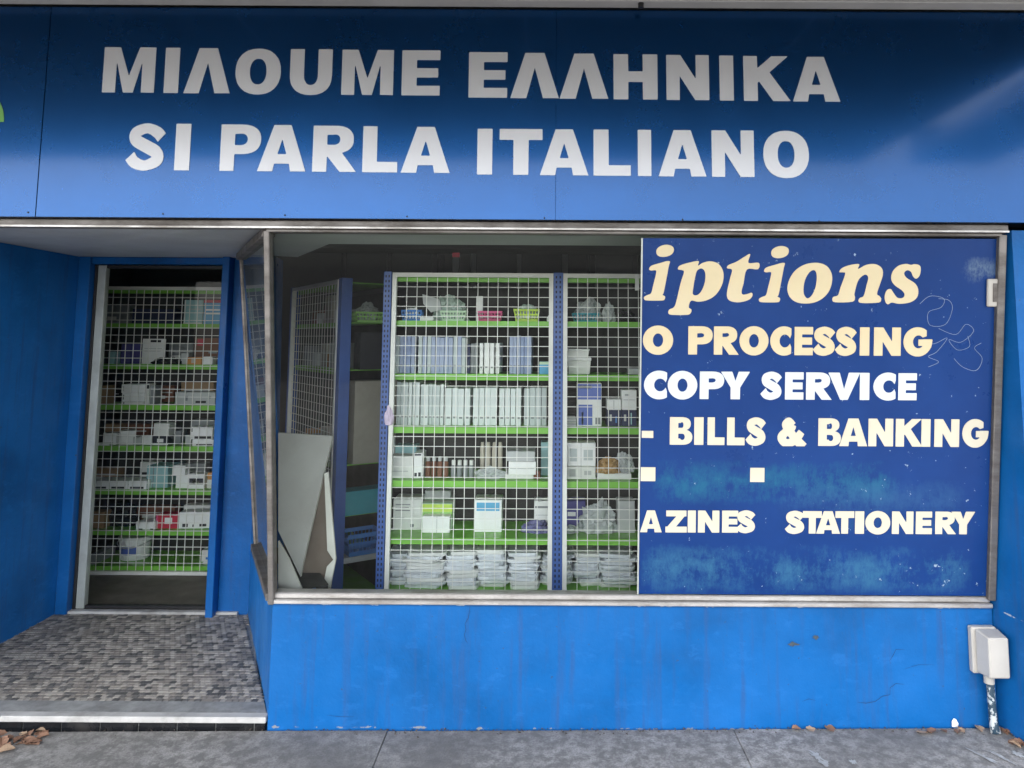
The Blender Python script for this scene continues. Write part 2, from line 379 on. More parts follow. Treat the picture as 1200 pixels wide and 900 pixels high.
def glyphs(s, t, rnd):
    """+ polygons are added, - polygons cut away; cap height 1; s stem, t thin stroke, rnd superellipse power of bowls"""
    G = {}
    G['I'] = [('+', rc(0, s, 0, 1))]
    w = 1.15; a = s*.86
    G['M'] = [('+', [(0, 0), (0, 1), (.36, 1), (w/2, .36), (w-.36, 1), (w, 1), (w, 0), (w-a, 0), (w-a, .70), (w/2+.11, 0), (w/2-.11, 0), (a, .70), (a, 0)])]
    G['^'] = [('+', [(0, 0), (.33, 1), (.77, 1), (1.1, 0), (1.1-s*1.08, 0), (.55, .68), (s*1.08, 0)])]
    G['A'] = [('+', [(0, 0), (.36, 1), (.76, 1), (1.12, 0), (1.12-s*1.06, 0), (.735, .165), (.385, .165), (s*1.06, 0)]), ('-', [(.455, .37), (.56, .70), (.665, .37)])]
    w = 1.06
    G['O'] = [('+', ell(w/2, .5, w/2, .515, rnd)), ('-', ell(w/2, .5, w/2-s, .515-t*1.05, rnd))]
    G['U'] = [('+', rc(0, 1.0, .42, 1)), ('+', ell(.5, .42, .5, .435, 2.3)), ('-', rc(s, 1-s, .42, 1.1)), ('-', ell(.5, .42, .5-s, .42-t*.95, 2.2))]
    def E(w): return [('+', rc(0, s, 0, 1)), ('+', rc(0, w, 0, t)), ('+', rc(0, w, 1-t, 1)), ('+', rc(0, w*.95, .5-t*.48, .5+t*.48))]
    G['E'] = E(.86)
    G['H'] = [('+', rc(0, s, 0, 1)), ('+', rc(1-s, 1, 0, 1)), ('+', rc(0, 1, .5-t*.52, .5+t*.55))]
    G['N'] = [('+', rc(0, s*.93, 0, 1)), ('+', rc(1-s*.93, 1, 0, 1)), ('+', [(0, 1), (s*.98, 1), (1, 0), (1-s*.98, 0)])]
    G['K'] = [('+', rc(0, s, 0, 1)), ('+', [(s*.6, .30), (s*.6, .62), (.68, 1), (1.08, 1)]), ('+', [(s*1.02, .48), (.56, .72), (1.12, 0), (.70, 0)])]
    G['L'] = [('+', rc(0, s, 0, 1)), ('+', rc(0, .82, 0, t*1.05))]
    G['T'] = [('+', rc(.48-s/2, .48+s/2, 0, 1)), ('+', rc(0, .96, 1-t*1.12, 1))]
    G['S'] = [('+', ribbon([(.86, .70, t*1.25), (.74, .81, t*1.2), (.48, .895, t*1.0), (.20, .80, t*1.2), (.19, .65, t*1.25), (.46, .515, t*1.3), (.74, .38, t*1.3), (.77, .22, t*1.25), (.47, .10, t*1.02), (.20, .165, t*1.2), (.07, .30, t*1.3)]))]
    bt = .36
    P = [('+', rc(0, .5, bt, 1)), ('+', ell(.5, (1+bt)/2, .46, (1-bt)/2, 2.35)), ('-', rc(s, .5, bt+t*.9, 1-t*.95)), ('-', ell(.5, (1+bt)/2, .46-s*.95, (1-bt)/2-t*.92, 2.1)), ('+', rc(0, s, 0, 1))]
    G['P'] = P
    G['R'] = [('+', rc(0, .52, .40, 1)), ('+', ell(.52, .70, .44, .30, 2.35)), ('-', rc(s, .52, .40+t*.85, 1-t*.92)), ('-', ell(.52, .70, .44-s*.95, .30-t*.88, 2.1)), ('+', rc(0, s, 0, 1)), ('+', [(s*.8, .42), (.60, .52), (1.03, 0), (1.03-s*1.15, 0)])]
    G['B'] = [('+', rc(0, .5, 0, 1)), ('+', ell(.5, .755, .37, .245, 2.3)), ('+', ell(.52, .275, .42, .275, 2.3)), ('-', rc(s, .5, .61, 1-t*.8)), ('-', ell(.5, .715, .37-s*.86, .105, 2.1)), ('-', rc(s, .52, t*.85, .40)), ('-', ell(.52, .285, .42-s*.9, .115, 2.1))]
    w = 1.0
    ring = [('+', ell(.53, .5, .53, .515, 2)), ('-', ell(.56, .5, .53-s*.92, .515-t*1.08, 2))]
    G['C'] = ring+[('-', [(.80, -.2), (.80, .28), (.72, .5), (.80, .72), (.80, 1.2), (1.3, 1.2), (1.3, -.2)])]
    G['G'] = ring+[('-', [(.55, .60), (.86, .70), (.86, 1.2), (1.3, 1.2), (1.3, .60)]), ('-', [(.55, .42), (.55, .6), (1.3, .6), (1.3, .42)]), ('+', [(.56, .36), (.56, .585), (1.08, .585), (1.06, .42), (1.03, .30), (.80, .30), (.76, .36)])]
    G['V'] = [('+', [(0, 1), (.42, 0), (.68, 0), (1.1, 1), (1.1-s*1.12, 1), (.55, .38), (s*1.12, 1)])]
    G['Y'] = [('+', [(0, 1), (.54-s/2, .42), (.54-s/2, 0), (.54+s/2, 0), (.54+s/2, .42), (1.08, 1), (1.08-s*1.2, 1), (.54, .66), (s*1.2, 1)])]
    G['Z'] = [('+', rc(.03, .88, 1-t, 1)), ('+', rc(0, .9, 0, t)), ('+', [(0, t*.6), (.50, 1-t*.8), (.88, 1-t*.6), (.40, t*.8)])]
    G['&'] = [('+', ribbon([(.62, .74, t*.85), (.45, .90, t*.8), (.30, .76, t*.95), (.44, .56, t*1.1), (.70, .26, t*1.2), (1.02, -.05, t*1.3)])), ('+', ribbon([(.62, .74, t*.85), (.56, .62, t*.95), (.34, .50, t*1.1), (.17, .30, t*1.25), (.30, .11, t*1.1), (.56, .13, t*1.1), (.80, .32, t*1.1), (.94, .50, t*1.0)])), ('-', rc(.2, 1.3, -.3, -.01))]
    G['-'] = [('+', rc(0, 1, 0, 1))]
    return G
def rdp(p, eps):
    if len(p) < 3: return p
    a = np.array(p[0]); b = np.array(p[-1]); q = np.array(p); e = b-a; l = np.hypot(*e)
    d = np.abs(e[0]*(q[:, 1]-a[1])-e[1]*(q[:, 0]-a[0]))/l if l > 1e-9 else np.hypot(*(q-a).T)
    i = int(d.argmax())
    return rdp(p[:i+1], eps)[:-1]+rdp(p[i:], eps) if d[i] > eps else [p[0], p[-1]]
_gc = {}
def contours(key, ops, n=64):
    if key in _gc: return _gc[key]
    pts = np.array([q for o, p in ops if o == '+' for q in p]); x0, y0 = pts.min(0)-.06; x1, y1 = pts.max(0)+.06
    h = 1.0/n; nx = int((x1-x0)/h)+2; ny = int((y1-y0)/h)+2
    gx = x0+h*np.arange(nx)+.0013; gy = y0+h*np.arange(ny)+.0017
    P = np.stack(np.meshgrid(gx, gy), -1).reshape(-1, 2); F = np.full(len(P), 9.0)
    for o, p in ops:
        d = sd_poly(P, p); F = np.minimum(F, d) if o == '+' else np.maximum(F, -d)
    F = F.reshape(ny, nx); F[F == 0] = 1e-6
    seg = {}
    def cut(a, b):
        fa, fb = F[a[1], a[0]], F[b[1], b[0]]; t = fa/(fa-fb)
        return (gx[a[0]]+(gx[b[0]]-gx[a[0]])*t, gy[a[1]]+(gy[b[1]]-gy[a[1]])*t)
    pt = {}
    for j in range(ny-1):
        for i in range(nx-1):
            c = [(i, j), (i+1, j), (i+1, j+1), (i, j+1)]; ins = [F[q[1], q[0]] < 0 for q in c]
            if all(ins) or not any(ins): continue
            cr = []
            for k in range(4):
                a, b = c[k], c[(k+1) % 4]
                if ins[k] != ins[(k+1) % 4]:
                    e = tuple(sorted((a, b))); pt[e] = cut(*e); cr.append((e, ins[k]))
            outs = [e for e, q in cr if q]; inn = [e for e, q in cr if not q]
            for a, b in zip(outs, inn if len(cr) == 2 else inn): seg[a] = b
    loops = []
    while seg:
        k0 = next(iter(seg)); k = k0; L = []
        while k in seg:
            L.append(pt[k]); k = seg.pop(k)
        if len(L) > 6:
            m = len(L)//2; L = rdp(L[:m+1], .0035)[:-1]+rdp(L[m:]+[L[0]], .0035)[:-1]
            loops.append(L)
    a = np.array([q for L in loops for q in L]); mn, mx = a.min(0), a.max(0)
    res = [[((x-mn[0])/(mx[0]-mn[0]), (y-mn[1])/(mx[1]-mn[1])) for x, y in L] for L in loops]
    _gc[key] = res; return res
def letter_mesh(name, loops3, nrm, mat, parent, th=.0018):
    """loops3: loops of world points on one plane (outer and holes)"""
    nrm = Vector(nrm).normalized(); bm = bmesh.new()
    org = sum((Vector(p) for p in loops3[0]), Vector())/len(loops3[0])
    L3 = [[Vector(p)-org for p in L] for L in loops3]
    front = [bm.verts.new(p+nrm*th) for L in L3 for p in L]
    for tri in tessellate_polygon(L3):
        try: bm.faces.new([front[i] for i in tri])
        except ValueError: pass
    k = 0
    for L in L3:
        back = [bm.verts.new(p) for p in L]
        for i in range(len(L)):
            j = (i+1) % len(L); bm.faces.new((front[k+i], front[k+j], back[j], back[i]))
        k += len(L)
    me = bpy.data.meshes.new(name); bmesh.ops.recalc_face_normals(bm, faces=bm.faces); bm.to_mesh(me); bm.free()
    return link(name, me, mat, parent, org)

# ================================================================== THE PLACE
GZ = lambda x: .085+.0095*x                 # the pavement rises slightly to the right
SH = lambda x: .0095*x
# ---- ground, road, kerb, pavement
def sheet(name, mat, x0, x1, y0, y1, z, th=.02):
    bm = bmesh.new(); hexa(bm, [(x0, y0, z-th), (x1, y0, z-th), (x1, y1, z-th), (x0, y1, z-th)], [(x0, y0, z), (x1, y0, z), (x1, y1, z), (x0, y1, z)]); return tag(obj(name, bm, mat), kind='structure')
sheet('ground', 'earth', -600, 600, -700, 500, -.35, .05)
sheet('road', 'asphalt', -600, 600, -13.5, -4.55, -.16, .1)
k = bmesh.new(); hexa(k, [(-40, -4.55, -.5), (40, -4.55, -.5), (40, -4.40, -.5), (-40, -4.40, -.5)], [(-40, -4.55, GZ(-40)+.3), (40, -4.55, GZ(40)-.46), (40, -4.40, GZ(40)-.46), (-40, -4.40, GZ(-40)+.3)])
tag(obj('kerb', k, 'kerb'), kind='structure')
bm = bmesh.new(); hexa(bm, [(-14, -4.40, -.33), (12, -4.40, -.33), (12, 0.05, -.33), (-14, 0.05, -.33)], [(x, y, GZ(x)-.014) for x, y in ((-14, -4.40), (12, -4.40), (12, 0.05), (-14, 0.05))])
pave = tag(obj('pavement', bm, 'grout'), kind='structure')
xs = [-13.9, -12.4, -10.9, -9.4, -7.9, -6.4, -4.9, -3.45, -2.02, aty(452, 872, -.04).x, aty(862, 872, -.04).x, 2.28, 3.75, 5.25, 6.75, 8.25, 9.75, 11.2]
rnd = random.Random(4)
for a, b in zip(xs, xs[1:]):
    for y0, y1 in ((-4.39, -2.2), (-2.19, -.012)):
        a2, b2 = a+.0012, b-.0012; dz = rnd.uniform(-.002, .002)
        bm = bmesh.new(); hexa(bm, [(x, y, GZ(x)-.06) for x, y in ((a2, y0), (b2, y0), (b2, y1), (a2, y1))], [(x, y, GZ(x)+dz) for x, y in ((a2, y0), (b2, y0), (b2, y1), (a2, y1))])
        obj('slab', bm, 'concrete', pave, bev=.002)

# ---- entrance floor: mosaic, worn nosing, black riser tiles
FZ = .12
FL, SR0, SR1 = -2.64, Vector((-1.085, 0)), Vector((-1.615, 1.12))
ent = prism_xy('entrance_floor', 'nosing2', [(-2.9, .011), (-1.10, .011), (-1.625, 1.16), (-2.9, 1.16)], -.1, FZ-.006); tag(ent, kind='structure')
def splay_x(y): return SR0.x+(SR1.x-SR0.x)*y/SR1.y
bm = bmesh.new(); rnd = random.Random(8); TP = .026
y = .125
row = 0
while y < 1.085:
    x = FL-.02+(row % 2)*TP*.5
    while x < splay_x(y)-.03:
        w = TP*(2 if rnd.random() < .04 else 1)
        if x+w > splay_x(y)-.012: w = TP
        j = rnd.uniform(-.0006, .0006); g = .0011; z = FZ+rnd.uniform(-.0006, .0006)
        v = [bm.verts.new(p) for p in ((x+g, y+g, z-.005), (x+w-g, y+g, z-.005), (x+w-g, y+TP-g, z-.005), (x+g, y+TP-g, z-.005), (x+g*1.6, y+g*1.6, z+j), (x+w-g*1.6, y+g*1.6, z), (x+w-g*1.6, y+TP-g*1.6, z-j), (x+g*1.6, y+TP-g*1.6, z))]
        for f in ((4, 5, 6, 7), (0, 1, 5, 4), (1, 2, 6, 5), (2, 3, 7, 6), (3, 0, 4, 7)): bm.faces.new([v[i] for i in f])
        x += w
    y += TP; row += 1
tag(obj('mosaic_tiles', bm, 'mosaic', ent), kind='stuff')
bm = bmesh.new(); hexa(bm, [(FL, .0345, FZ-.03), (splay_x(.03)-.004, .0345, FZ-.03), (splay_x(.122)-.004, .122, FZ-.03), (FL, .122, FZ-.03)], [(FL, .0345, FZ+.0005), (splay_x(.03)-.004, .0345, FZ+.0005), (splay_x(.122)-.004, .122, FZ+.0015), (FL, .122, FZ+.0015)])
obj('terrazzo_edge', bm, 'nosing2', ent)
box('nosing', 'nosing', FL, -1.092, -.006, .034, FZ-.022, FZ+.001, ent, .003)
box('threshold', 'nosing', FL+.02, -1.66, 1.088, 1.128, FZ-.01, FZ+.012, ent, .003)
x = FL-.02
i = 0
while x < -1.10:
    x1 = min(x+.152, -1.094); bm = bmesh.new()
    hexa(bm, [(x+.003, .002, GZ(x)-.03), (x1-.003, .002, GZ(x)-.03), (x1-.003, .02, GZ(x)-.03), (x+.003, .02, GZ(x)-.03)], [(x+.003, .002, FZ-.0225), (x1-.003, .002, FZ-.0225), (x1-.003, .02, FZ-.0225), (x+.003, .02, FZ-.0225)])
    obj('riser_tile', bm, 'blacktile', ent, bev=.0012); x = x1

# ---- shop building
shop = thing('shop_building', 'blue painted shopfront with recessed doorway and slanted display window', 'building', (0, 0, 0))
WZ0, WZ1, LEAN = .575, 2.03, .18
RX = 1.79
# base wall under the window, splayed return beside the step
bm = bmesh.new()
hexa(bm, [(-1.085, 0, -.1), (RX, 0, -.1), (RX, .16, -.1), (-1.16, .16, -.1)], [(-1.085, 0, .553), (RX, 0, .553), (RX, .16, .553), (-1.16, .16, .553)])
# subdivide so the wall carries a little unevenness
bmesh.ops.subdivide_edges(bm, edges=[e for e in bm.edges if abs(e.verts[0].co.x-e.verts[1].co.x) > 1], cuts=60, use_grid_fill=True)
for v in bm.verts:
    if v.co.y < .01: v.co.y += .004*mnoise.noise(Vector((v.co.x*2.1, v.co.z*2.5, 0)))
bw = obj('base_wall', bm, 'wall', shop)
n2 = Vector((SR1.y, -(SR1.x-SR0.x))).normalized()*-1        # outward normal of the splay (towards the doorway)
sp_in = Vector((1.12, .53)).normalized()*.14
prism_xy('return_wall', 'wall2', [(-1.085, .003), (-1.613, 1.118), (-1.613+sp_in.x, 1.118+sp_in.y), (-1.085+sp_in.x, .16)], -.1, .553, shop)
lo, li = sp_in*.3, sp_in*1.25
prism_xy('inner_ledge', 'backpanel', [(-1.085+lo.x, .12), (-1.60+lo.x, 1.1+lo.y), (-1.60+li.x, 1.1+li.y), (-1.085+li.x, .22)], .5535, .557, shop)
prism_xy('inner_lining', 'backpanel', [(-1.08+sp_in.x*1.02, .17), (-1.60+sp_in.x*1.02, 1.1+sp_in.y*1.02), (-1.60+li.x*.98, 1.1+li.y*.98), (-1.08+li.x*.98, .21)], FZ, .5533, shop)
B0 = Vector((-1.085, 0, WZ0)); B1 = Vector((-1.439, .734, WZ0)); T0 = Vector((-1.10, -LEAN, WZ1)); T1 = Vector((-1.577, .725, WZ1))
BR = Vector((RX-.01, 0, WZ0)); TR = Vector((RX+.005, -LEAN, WZ1))
bm = bmesh.new(); off = Vector((.12, .06, 0))
A = [Vector((-1.436, .730, .553)), Vector((-1.612, 1.118, .553)), Vector((-1.642, 1.118, 2.055)), Vector((-1.58, .722, 2.055))]
hexa(bm, A, [p+off for p in A]); obj('corner_pier', bm, 'jamb', shop)
# left recess wall, its front beyond the frame
prism_xy('recess_wall', 'wall2', [(FL, -.20), (FL, 1.16), (FL-.35, 1.16), (FL-.35, -.20)], -.1, 2.06, shop)
# right pier
prism_xy('right_pier', 'wall', [(RX+.002, .02), (RX+.04, -.20), (RX+1.2, -.20), (RX+1.2, .2), (RX+.002, .2)], -.1, 2.045, shop)
# soffit over the doorway, with the head beam
sf = bmesh.new(); pts = [(FL-.3, -.17), (-1.06, -.17), (-1.60, .85), (-1.60, 1.3), (FL-.3, 1.3)]
hexa(sf, [(x, y, 2.062) for x, y in pts], [(x, y, 2.09) for x, y in pts]); obj('doorway_soffit', sf, 'soffit', shop)
hb = thing('head_trim', None, None); hb.parent = shop
bm = bmesh.new(); B(bm, FL-.4, RX+.02, -.215, -.165, 2.034, 2.066); h1 = obj('head_beam', bm, 'aludull', shop, bev=.003)
bpy.data.objects.remove(hb)
bm = bmesh.new(); B(bm, FL-.4, RX+.015, -.226, -.215, 2.033, 2.040); obj('bright_trim', bm, 'alu', shop)
# wall above the window behind the sign, roof, back and side walls
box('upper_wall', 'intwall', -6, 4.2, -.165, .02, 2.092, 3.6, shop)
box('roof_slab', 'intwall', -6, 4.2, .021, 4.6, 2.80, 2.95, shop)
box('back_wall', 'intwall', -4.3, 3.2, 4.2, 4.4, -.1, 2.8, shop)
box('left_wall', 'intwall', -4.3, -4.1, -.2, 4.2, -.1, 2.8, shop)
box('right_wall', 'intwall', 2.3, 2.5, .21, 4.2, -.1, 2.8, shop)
box('left_facade', 'wall2', -6, FL-.351, -.2, .1, -.3, 2.06, shop)
prism_xy('shop_floor', 'intfloor', [(-1.13, .162), (2.3, .162), (2.3, 4.2), (-4.1, 4.2), (-4.1, 1.165), (-1.64, 1.165)], -.1, FZ, shop)
# ceiling of the display window
bm = bmesh.new(); cp = [(-1.05, -.15), (RX, -.15), (RX, .30), (-1.0, .30), (-1.33, .85), (-1.56, .74)]
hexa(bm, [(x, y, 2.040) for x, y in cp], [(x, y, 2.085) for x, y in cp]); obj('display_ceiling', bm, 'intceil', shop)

# window frame and panes
bm = bmesh.new()
bar(bm, B0+Vector((0, 0, -.02)), T0, .023, .05, (1, 0, 0)); obj('corner_post', bm, 'aludull', shop, bev=.003)
bm = bmesh.new(); bar(bm, BR+Vector((0, 0, .012)), TR, .03, .05, (1, 0, 0)); obj('right_post', bm, 'aludull', shop, bev=.003)
bm = bmesh.new(); bar(bm, B1, T1, .015, .03, (1, 0, 0)); obj('rear_post', bm, 'aludull', shop, bev=.003)
bm = bmesh.new(); bar(bm, B0+Vector((-.01, .02, -.005)), B1, .05, .03, (1, .45, 0)); obj('side_sill', bm, 'aludull', shop, bev=.003)
bm = bmesh.new(); bar(bm, T0+Vector((-.01, .03, -.004)), T1+Vector((0, 0, -.004)), .05, .035, (1, .45, 0)); obj('side_head', bm, 'aludull', shop, bev=.003)
bm = bmesh.new(); B(bm, -1.10, RX-.006, -.022, .10, .555, .572); o = obj('sill', bm, 'alu', shop, bev=.003)
bm = bmesh.new(); B(bm, -1.085, RX-.008, -.008, .05, .5725, .594); obj('sill_bead', bm, 'alu', shop, bev=.004)
bm = bmesh.new(); B(bm, -1.10, RX, -.205, -.150, 2.021, 2.0328); obj('glazing_head', bm, 'aludull', shop, bev=.002)
WP = Vector((0, 0, WZ0)); WN = Vector((0, -1, -LEAN/(WZ1-WZ0))).normalized()      # outward, a little downward
wdir = Vector((0, -LEAN, WZ1-WZ0)).normalized()
def onwin(px, py, off=0): return atplane(px, py, WP+WN*off, WN)
bm = bmesh.new(); inn = -WN*.006; dw = Vector((0, .012, 0))
q = [B0+Vector((.012, .012, .02)), BR+Vector((-.008, .012, .02)), TR+Vector((-.008, .012, -.014)), T0+Vector((.012, .012, -.014))]
me = bmesh.new(); me.faces.new([me.verts.new(p) for p in q]); obj('window_pane', me, 'glass', shop)
me = bmesh.new(); me.faces.new([me.verts.new(p) for p in (B0+Vector((-.008, .03, .01)), B1+Vector((.004, -.01, .01)), T1+Vector((.004, -.01, -.01)), T0+Vector((-.008, .03, -.01)))]); obj('side_pane', me, 'glass2', shop)
bm.free()

# doorway frame and door
DY = 1.12
def DB(name, mat, x0, x1, y0, y1, z0, z1, parent=shop, bev=.003): return box(name, mat, x0, x1, y0, y1, z0, z1, parent, bev)
DB('left_jamb', 'jamb', FL+.001, FL+.065, DY-.045, DY+.06, FZ-.02, 2.061)
DB('right_jamb', 'jamb', -1.815, -1.775, DY-.075, DY+.06, FZ-.02, 2.061)
DB('jamb_panel', 'jamb', -1.774, -1.60, DY-.012, DY+.05, FZ-.02, 2.061)
DB('lintel', 'jamb', FL+.066, -1.816, DY-.03, DY+.06, 2.022, 2.0615)
DB('jamb_shadow_gap', 'black', FL+.066, FL+.082, DY+.0, DY+.05, FZ-.02, 2.021)
door = DB('door', 'aludoor', FL+.083, FL+.128, DY+.004, DY+.045, FZ+.014, 2.018)
DB('top_rail', 'black', FL+.129, -1.823, DY+.008, DY+.04, 2.0, 2.019, door)
DB('closing_stile', 'black', -1.822, -1.8155, DY+.004, DY+.045, FZ+.014, 2.018, door)
DB('bottom_rail', 'black', FL+.129, -1.823, DY+.008, DY+.04, FZ+.013, FZ+.03, door)
me = bmesh.new(); me.faces.new([me.verts.new(p) for p in ((FL+.128, DY+.025, FZ+.03), (-1.823, DY+.025, FZ+.03), (-1.823, DY+.025, 2.0), (FL+.128, DY+.025, 2.0))]); obj('door_pane', me, 'glass3', door)
# cracks and knocks in the wall paint
def crack(pts, w, parent=bw, Y=-.0055):
    bm = bmesh.new(); P = [aty(px, py, Y) for px, py in pts]; L = []; Q = []
    for i, p in enumerate(P):
        d = (P[min(i+1, len(P)-1)]-P[max(i-1, 0)]).normalized(); n = Vector((-d.z, 0, d.x)); ww = w*(.2 if i in (0, len(P)-1) else .6)
        L.append(bm.verts.new(p+n*ww)); Q.append(bm.verts.new(p-n*ww))
    for i in range(len(P)-1): bm.faces.new((L[i], L[i+1], Q[i+1], Q[i]))
    obj('crack', bm, 'slot', parent)
crack([(551, 707), (550, 717), (549, 724), (545, 731), (546, 738), (544, 744), (546, 751), (548, 754)], .0011)
crack([(1042, 775), (1046, 769), (1050, 761), (1060, 761)], .0012)
crack([(1005, 823), (1015, 824), (1026, 822), (1034, 816), (1043, 814), (1043, 806), (1050, 801), (1060, 802)], .0012)
crack([(940, 822), (948, 819), (956, 821)], .0010); crack([(383, 838), (398, 840), (415, 840)], .0010); crack([(1060, 784), (1076, 779), (1095, 779)], .0009)
bm = bmesh.new()
for cx, cy, rx, ry in ((930, 755, 7, 4), (956, 747, 5, 3)):
    bm = bmesh.new()
    lp = [aty(cx+rx*math.cos(a)*random.Random(cx+k).uniform(.35, 1.1), cy+ry*math.sin(a)*random.Random(cx*3+k).uniform(.35, 1.1), -.0052) for k, a in enumerate([k*math.pi/9 for k in range(18)])]
    bm.faces.new([bm.verts.new(p) for p in lp]); obj('chipped_patch', bm, 'chip', bw)

# ---- sign board
sign = thing('sign_board', 'long glossy blue sign board with white Greek and Italian lettering above the shop', 'sign', (0, -.25, 2.07))
SZ0, SZ1, SY = 2.068, 2.915, -.25
def under(o, p):
    o.location = Vector(o.location)-p.location; o.parent = p; return o
seams = [-6.0, -3.6, -1.978, .035, 2.05, 4.2]
for a, b in zip(seams, seams[1:]):
    ga, gb = (.0002 if abs(a-.035) < .01 else .0016), (.0002 if abs(b-.035) < .01 else .0016)
    bm = bmesh.new(); B(bm, a+ga, b-gb, SY, SY+.03, SZ0, SZ1); under(obj('panel', bm, 'sign', bev=.0006), sign)
bm = bmesh.new(); B(bm, -6, 4.2, SY+.031, SY+.08, SZ0+.01, SZ1); under(obj('backing_frame', bm, 'black'), sign)
G1 = glyphs(.335, .215, 2.25)
def sign_word(chars, xs, topL, botL, topR, botR, xa, xb):
    for ch, (x0, x1) in zip(chars, xs):
        xm = (x0+x1)/2; f = (xm-xa)/(xb-xa); top = topL+(topR-topL)*f; bot = botL+(botR-botL)*f; ym = (top+bot)/2
        ln = abs(640-xm)/8500*(bot-top)/2
        zt, zb = aty(xm, top, SY).z, aty(xm, bot, SY).z; wx0, wx1 = aty(x0+ln, ym, SY).x, aty(x1-ln, ym, SY).x
        if ch in 'OSU': zb -= .003
        loops = contours(('1', ch), G1[ch])
        under(letter_mesh('letter', [[(wx0+(wx1-wx0)*u, SY-.0004, zb+(zt-zb)*v) for u, v in L] for L in loops], (0, -1, 0), 'signwhite', None, .0018), sign)
c1 = lambda *a: [(x/2.609+100, y/2.609+100) for x, y in a]
c2 = lambda *a: [(x/2.609+540, y/2.609+540) for x, y in a]
sign_word('MI^OUME', c1((52, 218), (240, 291), (301, 448), (457, 601), (624, 757), (783, 944), (967, 1086)), 55.6, 108.6, 59.2, 112, 150, 493)
sign_word('E^^HNIKA', c2((24, 143), (152, 300), (302, 451), (466, 602), (627, 760), (789, 835), (862, 1008), (1011, 1160)), 61.4, 114.6, 66.8, 119.2, 572, 956)
sign_word('SIPARLA', c1((122, 248), (272, 325), (411, 540), (526, 678), (694, 831), (847, 957), (965, 1116)), 144.6, 199.3, 148.8, 202.6, 170, 499)
sign_word('ITALIANO', c2((50, 97), (118, 250), (242, 390), (405, 520), (540, 583), (603, 751), (765, 898), (922, 1066)), 151, 204.6, 153.4, 208, 568, 921)
# green letter cut by the left edge of the picture
e0 = aty(4.8, 143, SY); rr = .15
ring = [(e0.x-rr+rr*math.cos(R(a)), SY-.0004, e0.z+rr*1.02*math.sin(R(a))) for a in range(0, 332, 6)]
inner = [(e0.x-rr+(rr-.062)*math.cos(R(a)), SY-.0004, e0.z+(rr*1.02-.055)*math.sin(R(a))) for a in range(330, 34, -6)]
eye = [(e0.x-rr+(rr-.062)*math.cos(R(a)), SY-.0004, e0.z+(rr*1.02-.055)*math.sin(R(a))) for a in range(18, 164, 6)]
ring = [(e0.x, SY-.0004, e0.z)]+ring[1:52]
low = [(e0.x-rr+(rr-.062)*math.cos(R(a)), SY-.0004, e0.z+(rr*1.02-.055)*math.sin(R(a))) for a in range(306, 186, -6)]
under(letter_mesh('letter', [ring+low+[(e0.x-2*rr+.07, SY-.0004, e0.z-.002)], eye], (0, -1, 0), 'signgreen', None), sign)
for px in (33, 191, 334, 477, 638, 800, 960, 1088):
    p = aty(px, 248.5+px*.011, SY); bm = bmesh.new(); lathe(bm, [(.0035, 0), (.0035, .0015), (.002, .0025)], 8)
    o = obj('screw', bm, 'black'); o.rotation_euler = (R(90), 0, 0); o.location = p; under(o, sign)

# ---- awnings over the pavement
def awning(x0, x1, label, ridge):
    t = thing('awning', label, 'awning', (x0, -.30, 2.93))
    bm = bmesh.new(); B(bm, x0, x1, -2.80, -.30, 2.945, 2.985); under(obj('soffit_lining', bm, 'awnlining'), t)
    bm = bmesh.new(); B(bm, x0, x1, -2.85, -2.801, 2.94, 3.22); under(obj('fascia', bm, 'awn', bev=.004), t)
    bm = bmesh.new(); B(bm, x0, x1, -.325, -.262, 2.918, 2.944); under(obj('wall_channel', bm, 'awn', bev=.003), t)
    bm = bmesh.new(); hexa(bm, [(x0, -2.80, 3.0), (x1, -2.80, 3.0), (x1, -.17, 3.0), (x0, -.17, 3.0)], [(x0, -2.80, 3.02), (x1, -2.80, 3.02), (x1, -.17, 3.2), (x0, -.17, 3.2)]); under(obj('roof_sheet', bm, 'awn'), t)
    for k in range(int((x1-x0)/1.2)):
        bm = bmesh.new(); B(bm, x0+.5+k*1.2, x0+.51+k*1.2, -2.78, -.34, 2.9405, 2.9445); under(obj('cover_strip', bm, 'awn'), t)
    return t
aw = awning(-9, 2.34, 'flat grey awning lining along the top of the sign', 0)
awning(2.72, 3.3, 'short grey awning beyond the right end of the sign', 0)
b = aty(751, 6, -.30); bm = bmesh.new(); lathe(bm, [(.011, -.03), (.011, .0), (.016, .002), (.016, .035)], 12); o = obj('pipe_clip', bm, 'black'); o.location = (b.x, -.305, 2.93); under(o, aw)

